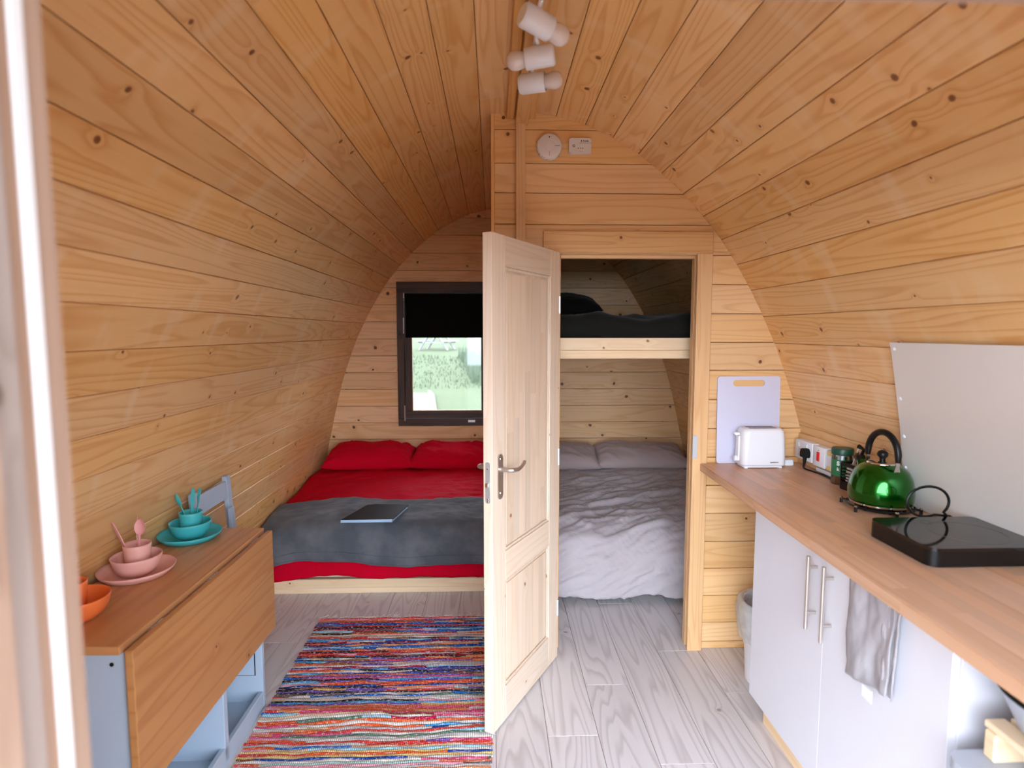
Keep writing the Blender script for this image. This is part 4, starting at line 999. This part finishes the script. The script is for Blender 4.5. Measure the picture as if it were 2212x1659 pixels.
mk('shell', lathe(B(), [(0, 0), (.09, .0), (.105, .012), (.143, .092), (.147, .092), (.109, .008), (.09, -.0)], 40), 'greybox', bw, smooth=True)
mk('rim', lathe(B(), [(.142, .090), (.149, .090), (.152, .095), (.149, .101), (.142, .099)], 40), 'black', bw, smooth=True)
lf = thing('green_cloth', (.962, .93, .7645), 'green scourer leaning at the edge of the pine rack', 'scourer', rot=(0, 12 * D2R, 20 * D2R))
mk('pad', bx(-.006, .006, -.04, .04, 0, .07, .004, seg=2), 'leaf', lf, smooth=True)

# ================================================================== DROP-LEAF TABLE
TZ = .765
tb_ = thing('drop_leaf_table', (-1.28, 2.0, 0), 'drop-leaf table with honey pine top and blue-grey frame along the left wall', 'table', rot=(0, 0, -0.8 * D2R))
def T(x0, x1, y0, y1, z0, z1, **k): return bx(x0 + 1.28, x1 + 1.28, y0 - 2.0, y1 - 2.0, z0, z1, **k)
mk('table_top', T(-1.455, -1.112, 1.522, 2.478, TZ - .024, TZ, b=.003, seg=2), 'table', tb_, grain=1)
lf_ = mk('drop_leaf', T(-1.100, -1.077, 1.522, 2.478, .325, TZ - .012, b=.003, seg=2), 'table', tb_, grain=1)
for y in (1.68, 2.02, 2.36):
    bm = T(-1.113, -1.099, y - .035, y + .035, TZ - .026, TZ - .020)
    for d in (-.024, -.008, .008, .024): tube(bm, [(-1.106 + 1.28, y + d - .007 - 2, TZ - .018), (-1.106 + 1.28, y + d + .007 - 2, TZ - .018)], .0035, 6)
    mk('hinge', bm, 'zinc', tb_)
for y0, y1 in ((1.545, 1.567), (2.40, 2.422)): mk('end_panel', T(-1.43, -1.109, y0, y1, 0, TZ - .0245, b=.002), 'bluegrey', tb_)
mk('divider', T(-1.42, -1.109, 2.055, 2.085, .02, TZ - .0245, b=.002), 'bluegrey', tb_)
mk('back_panel', T(-1.43, -1.42, 1.567, 2.40, .02, TZ - .0245), 'bluegrey', tb_)
mk('bottom_shelf', T(-1.42, -1.13, 1.567, 2.40, .012, .028), 'bluegrey', tb_)
mk('bottom_rail', T(-1.129, -1.109, 1.567, 2.40, .0, .075, b=.002), 'bluegrey', tb_)
mk('top_rail', T(-1.129, -1.109, 1.567, 2.40, TZ - .095, TZ - .0245, b=.002), 'bluegrey', tb_)
bm = T(-1.36, -1.142, 2.394, 2.3995, .15, .50); mk('inset_panel', bm, 'bluegrey', tb_)
mk('inset_dark_outline', T(-1.363, -1.139, 2.3965, 2.3999, .147, .503), 'black', tb_)  # black sheet behind the panel gives it a dark outline
mk('bolt', tube(B(), [(-1.150 + 1.28, 1.546 - 2, TZ - .062), (-1.150 + 1.28, 1.5435 - 2, TZ - .062)], .006, 12), 'black', tb_)
# folded chair leaning on the wall beyond the table
ch = thing('folding_chair', (-1.33, 2.70, 0), 'blue-grey folding chair leaning folded against the left wall', 'chair')
def lean(z): return -1.36 - .062 * (z / .9)
def slantbox(y0, y1, z0, z1, xo, th, b=.004):
    bm = bx(-th / 2, th / 2, y0, y1, z0, z1, b=b)
    for v in bm.verts: v.co.x += lean(v.co.z) + xo + 1.33; v.co.y -= 2.68
    return bm
mk('stile', slantbox(2.790, 2.835, 0, .905, 0, .024), 'bluegrey', ch, smooth=True)
mk('stile', slantbox(2.475, 2.520, 0, .905, 0, .024), 'bluegrey', ch, smooth=True)
mk('top_rail', slantbox(2.52, 2.790, .800, .885, .004, .016), 'bluegrey', ch, smooth=True)
mk('back_rail', slantbox(2.52, 2.765, .60, .66, .004, .016), 'bluegrey', ch, smooth=True)
for k in range(5): mk('seat_slat', slantbox(2.535, 2.775, .22 + .072 * k, .28 + .072 * k, .038, .014), 'bluegrey', ch, smooth=True)
for y in (2.745, 2.525):
    mk('rear_leg', slantbox(y, y + .038, .02, .765, .030, .020), 'bluegrey', ch, smooth=True)
for y in (2.764, 2.544): mk('pivot_bolt', tube(B(), [(lean(.65) + 1.33 + .039, y - 2.68, .65), (lean(.65) + 1.33 + .043, y - 2.68, .65)], .006, 10), 'black', ch)

# ================================================================== CROCKERY AND CUTLERY
def plate(name, c, mat, lab, r=.119):
    t = thing(name, (c[0], c[1], TZ), lab, 'plate')
    pr = [(0, .0), (r * .74, .0), (r * .80, .002), (r * .95, .017), (r, .027), (r * .985, .0285), (r * .93, .019), (r * .80, .0065), (r * .70, .0042), (0, .004)]
    mk('dish', lathe(B(), pr, 144, 1, .0005, (2, 3)), mat, t, smooth=2); return t
def bowl(c, z, mat, lab, r=.078):
    t = thing('bowl', (c[0], c[1], z), lab, 'bowl')
    pr = [(0, .0), (r * .50, .0), (r * .58, .002), (r * .78, .016), (r * .92, .036), (r * .985, .059), (r, .066), (r * .975, .0665), (r * .945, .059), (r * .88, .038), (r * .74, .0185), (r * .55, .006), (0, .0045)]
    mk('shell', lathe(B(), pr, 120, 1, .0005, (3, 5)), mat, t, smooth=2); return t
def cup(c, z, mat, lab):
    t = thing('cup', (c[0], c[1], z), lab, 'cup')
    pr = [(0, 0), (.0335, 0), (.0360, .002), (.0385, .035), (.0415, .078), (.0425, .090), (.0435, .100), (.0415, .101), (.0395, .090), (.0345, .006), (0, .0045)]
    mk('shell', lathe(B(), pr, 96, 1, .0004, (2, 4)), mat, t, smooth=2); return t
def utensil(name, mat, lab, base, tip_dir, spin, kind):
    """built along local z: handle down in the cup, business end up"""
    d = Vector(tip_dir).normalized(); q = d.to_track_quat('Z', 'Y').to_euler()
    t = thing(name, base, lab, name); t.rotation_mode = 'XYZ'
    mt_ = d.to_track_quat('Z', 'Y').to_matrix().to_4x4() @ Matrix.Rotation(spin, 4, 'Z'); t.rotation_euler = mt_.to_euler()
    def strip(st, th=.0028, cup_=None):
        bm = B(); rows = []
        for z, w, y in st:
            row = []
            for k in range(5):
                u = -1 + k / 2; dy = (cup_(z) * (u * u - 1) if cup_ else 0)
                row.append((u * w, y + dy, z))
            rows.append(row)
        F = [[bm.verts.new(p) for p in r] for r in rows]; K_ = [[bm.verts.new((p[0], p[1] + th, p[2])) for p in r] for r in rows]
        for a in range(len(rows) - 1):
            for k in range(4):
                bm.faces.new((F[a][k], F[a][k + 1], F[a + 1][k + 1], F[a + 1][k])); bm.faces.new((K_[a][k], K_[a + 1][k], K_[a + 1][k + 1], K_[a][k + 1]))
            bm.faces.new((F[a][0], F[a + 1][0], K_[a + 1][0], K_[a][0])); bm.faces.new((F[a][4], K_[a][4], K_[a + 1][4], F[a + 1][4]))
        for a in (0, -1):
            for k in range(4): bm.faces.new((F[a][k], K_[a][k], K_[a][k + 1], F[a][k + 1]))
        return bm
    H = .125
    if kind == 'spoon':
        mk('handle', strip([(0, .005, 0), (.03, .0055, 0), (H - .01, .0035, 0), (H + .006, .0035, 0)]), mat, t, smooth=True)
        n = 12; st = [(H + .056 * k / n, max(.0025, .0195 * math.sin(math.pi * (k / n) ** .85) ** .55), .001) for k in range(n + 1)]
        mk('bowl', strip(st, .0022, lambda z: .009 * max(0, math.sin(math.pi * (z - H) / .056))), mat, t, smooth=True)
    elif kind == 'knife':
        mk('handle', strip([(0, .0055, 0), (.04, .006, 0), (H, .005, 0), (H + .004, .005, 0)], .004), mat, t, smooth=True)
        mk('blade', strip([(H, .006, .0008), (H + .012, .0085, .0008), (H + .045, .0085, .0008), (H + .058, .006, .0008), (H + .066, .0018, .0008)], .0022), mat, t, smooth=True)
    elif kind == 'fork':
        mk('handle', strip([(0, .005, 0), (.04, .0055, 0), (H - .01, .0035, 0), (H, .0035, 0)]), mat, t, smooth=True)
        mk('neck', strip([(H - .002, .0035, 0), (H + .008, .009, .001), (H + .020, .0115, .003), (H + .030, .0115, .004)]), mat, t, smooth=True)
        for k in range(4):
            x = -.0095 + .00633 * k; bm = bx(x - .0017, x + .0017, .004, .0065, H + .029, H + .062, .0006); mk('tine', bm, mat, t)
    return t
PC, TC, OC = (-1.353, 1.995), (-1.353, 2.350), (-1.340, 1.685)
plate('plate', PC, 'pink', 'pink plate on the honey pine table'); bowl(PC, TZ + .0045, 'pink', 'pink bowl standing in the pink plate'); cup((PC[0] + .002, PC[1] + .004), TZ + .0092, 'pink', 'pink cup standing in the pink bowl')
plate('plate', TC, 'teal', 'teal plate at the far end of the pine table'); bowl((TC[0], TC[1] + .004), TZ + .0045, 'teal', 'teal bowl standing in the teal plate'); cup((TC[0] + .002, TC[1] + .008), TZ + .0092, 'teal', 'teal cup standing in the teal bowl')
bowl(OC, TZ, 'orange', 'orange bowl half hidden by the entrance jamb', .084); cup((OC[0] - .024, OC[1] + .010), TZ + .0050, 'orange', 'orange cup standing in the orange bowl')
zc_ = TZ + .0092 + .006
utensil('spoon', 'pinkcut', 'pink spoon standing bowl up in the pink cup', (PC[0] + .008, PC[1] - .004, zc_), (.05, .06, 1), 35 * D2R, 'spoon')
utensil('fork', 'pinkcut', 'pink fork behind the pink spoon in the pink cup', (PC[0] + .0, PC[1] + .010, zc_), (-.04, .04, 1), 80 * D2R, 'fork')
utensil('knife', 'pinkcut', 'pink knife leaning to the left out of the pink cup', (PC[0] + .010, PC[1] - .012, zc_), (-.48, .02, 1), 60 * D2R, 'knife')
utensil('spoon', 'teal', 'teal spoon leaning to the left out of the teal cup', (TC[0] + .012, TC[1] - .004, zc_), (-.42, .10, 1), 60 * D2R, 'spoon')
utensil('knife', 'teal', 'teal knife standing upright in the teal cup', (TC[0] + .002, TC[1] + .006, zc_), (.06, .06, 1), 35 * D2R, 'knife')
utensil('fork', 'teal', 'teal fork beside the teal knife in the teal cup', (TC[0] + .006, TC[1] + .014, zc_), (.16, .12, 1), 10 * D2R, 'fork')

# ================================================================== RAG RUG
rug = thing('rag_rug', (-.61, 2.35, 0), 'multicoloured woven rag rug on the grey floor', 'rug')
pal = [lin(*c) for c in ((228, 62, 54), (244, 96, 44), (248, 150, 90), (236, 84, 136), (246, 164, 184), (200, 20, 70), (160, 12, 36), (20, 110, 206), (56, 166, 228), (160, 216, 236),
       (16, 70, 170), (120, 84, 186), (40, 36, 38), (110, 104, 106), (200, 196, 196), (232, 224, 214), (226, 190, 150), (150, 90, 50), (236, 200, 120), (90, 130, 110), (170, 216, 206), (230, 110, 80), (196, 150, 130))]
warm = [0, 1, 2, 3, 4, 15, 16, 18, 21, 3, 4, 1, 14, 9, 4, 15]; rg = random.Random(12)
RX0, RX1, RY0, RY1 = -1.088, -0.128, 1.45, 3.172
def rz(x, y):
    ridge = .010 * math.exp(-((y - 2.33 - .03 * math.sin(x * 4)) / .045) ** 2) * (1 + .8 * math.cos((x + .6) * 3)) + .012 * math.exp(-((y - 2.22) / .04) ** 2) * max(0, (x + .5) / .4)
    return .004 + ridge + .004 * max(0, fbm(x, y, 4, 91))
nrow = 140; y = RY1; dy = (RY1 - RY0) / nrow
for k in range(nrow):
    h = dy * rg.uniform(.85, 1.25); yc = RY1 - (k + .5) * dy
    segs = []; x = RX0
    near = yc < 2.45
    while x < RX1:
        L_ = rg.choice((.08, .14, .25, .5, .9)) * rg.uniform(.7, 1.3)
        ci = rg.choice(warm) if rg.random() < (.72 if near else .25) else (rg.choice((7, 8, 10, 7, 5, 6, 12, 11, 0, 9, 17)) if rg.random() < (.25 if near else .6) else rg.randrange(len(pal)))
        segs.append((x, x + L_, pal[ci])); x += L_
    nx = 72; bm = B(); cl = bm.loops.layers.float_color.new('strip_colour'); ul = bm.loops.layers.uv.verify(); rows = []
    ph = rg.uniform(0, 6); xl = rg.uniform(-.006, .006); xr = rg.uniform(-.006, .006)
    for i in range(nx + 1):
        u = i / nx; x = RX0 + xl + (RX1 + xr - RX0 - xl) * u
        wav = .010 * fbm(x, yc, 3.2, 7) + .0022 * math.sin(x * 23 + ph) + .010 * max(0, -(x + .95)) * 3 * math.sin(yc * 9)
        hh = h * (1 + .18 * math.sin(x * 31 + ph)); lift = .0035 * (1 + .35 * math.sin(x * 40 + ph * 2))
        r = []
        for q, (o_, zz_) in enumerate(((-.56, 0), (-.3, .85), (0, 1), (.3, .85), (.56, 0))):
            yy = yc + o_ * hh + wav; r.append(bm.verts.new((x + .61, yy - 2.35, rz(x, yy) - .0035 + lift * zz_ * 1.2)))
        rows.append((x, r))
    for i in range(nx):
        x = (rows[i][0] + rows[i + 1][0]) / 2; col = next((c for a, b_, c in segs if a <= x < b_), pal[0])
        for q in range(4):
            f = bm.faces.new((rows[i][1][q], rows[i + 1][1][q], rows[i + 1][1][q + 1], rows[i][1][q + 1]))
            for lp_ in f.loops: lp_[cl] = col; lp_[ul].uv = (lp_.vert.co.x, lp_.vert.co.y)
    mk('weft_strip', bm, 'rug', rug, smooth=2)
mk('backing', bx(RX0 + .61 + .008, RX1 + .61 - .008, RY0 - 2.35 + .006, RY1 - 2.35 - .006, .0004, .0018), 'fringe', rug)
bm = B()
for k in range(70):
    x = RX0 + (RX1 - RX0) * k / 69 + rg.uniform(-.004, .004); p = Vector((x + .61, RY1 - 2.35 - .004, .004)); a = rg.uniform(.3, 2.8); pts = [p.copy()]
    for j in range(5):
        a += rg.uniform(-.9, .9); p = p + Vector((math.cos(a) * .008, abs(math.sin(a)) * .009, 0)); p.z = .003 + rg.random() * .006; pts.append(p.copy())
    tube(bm, pts, .0013, 4)
mk('fringe', bm, 'fringe', rug, kind='stuff')
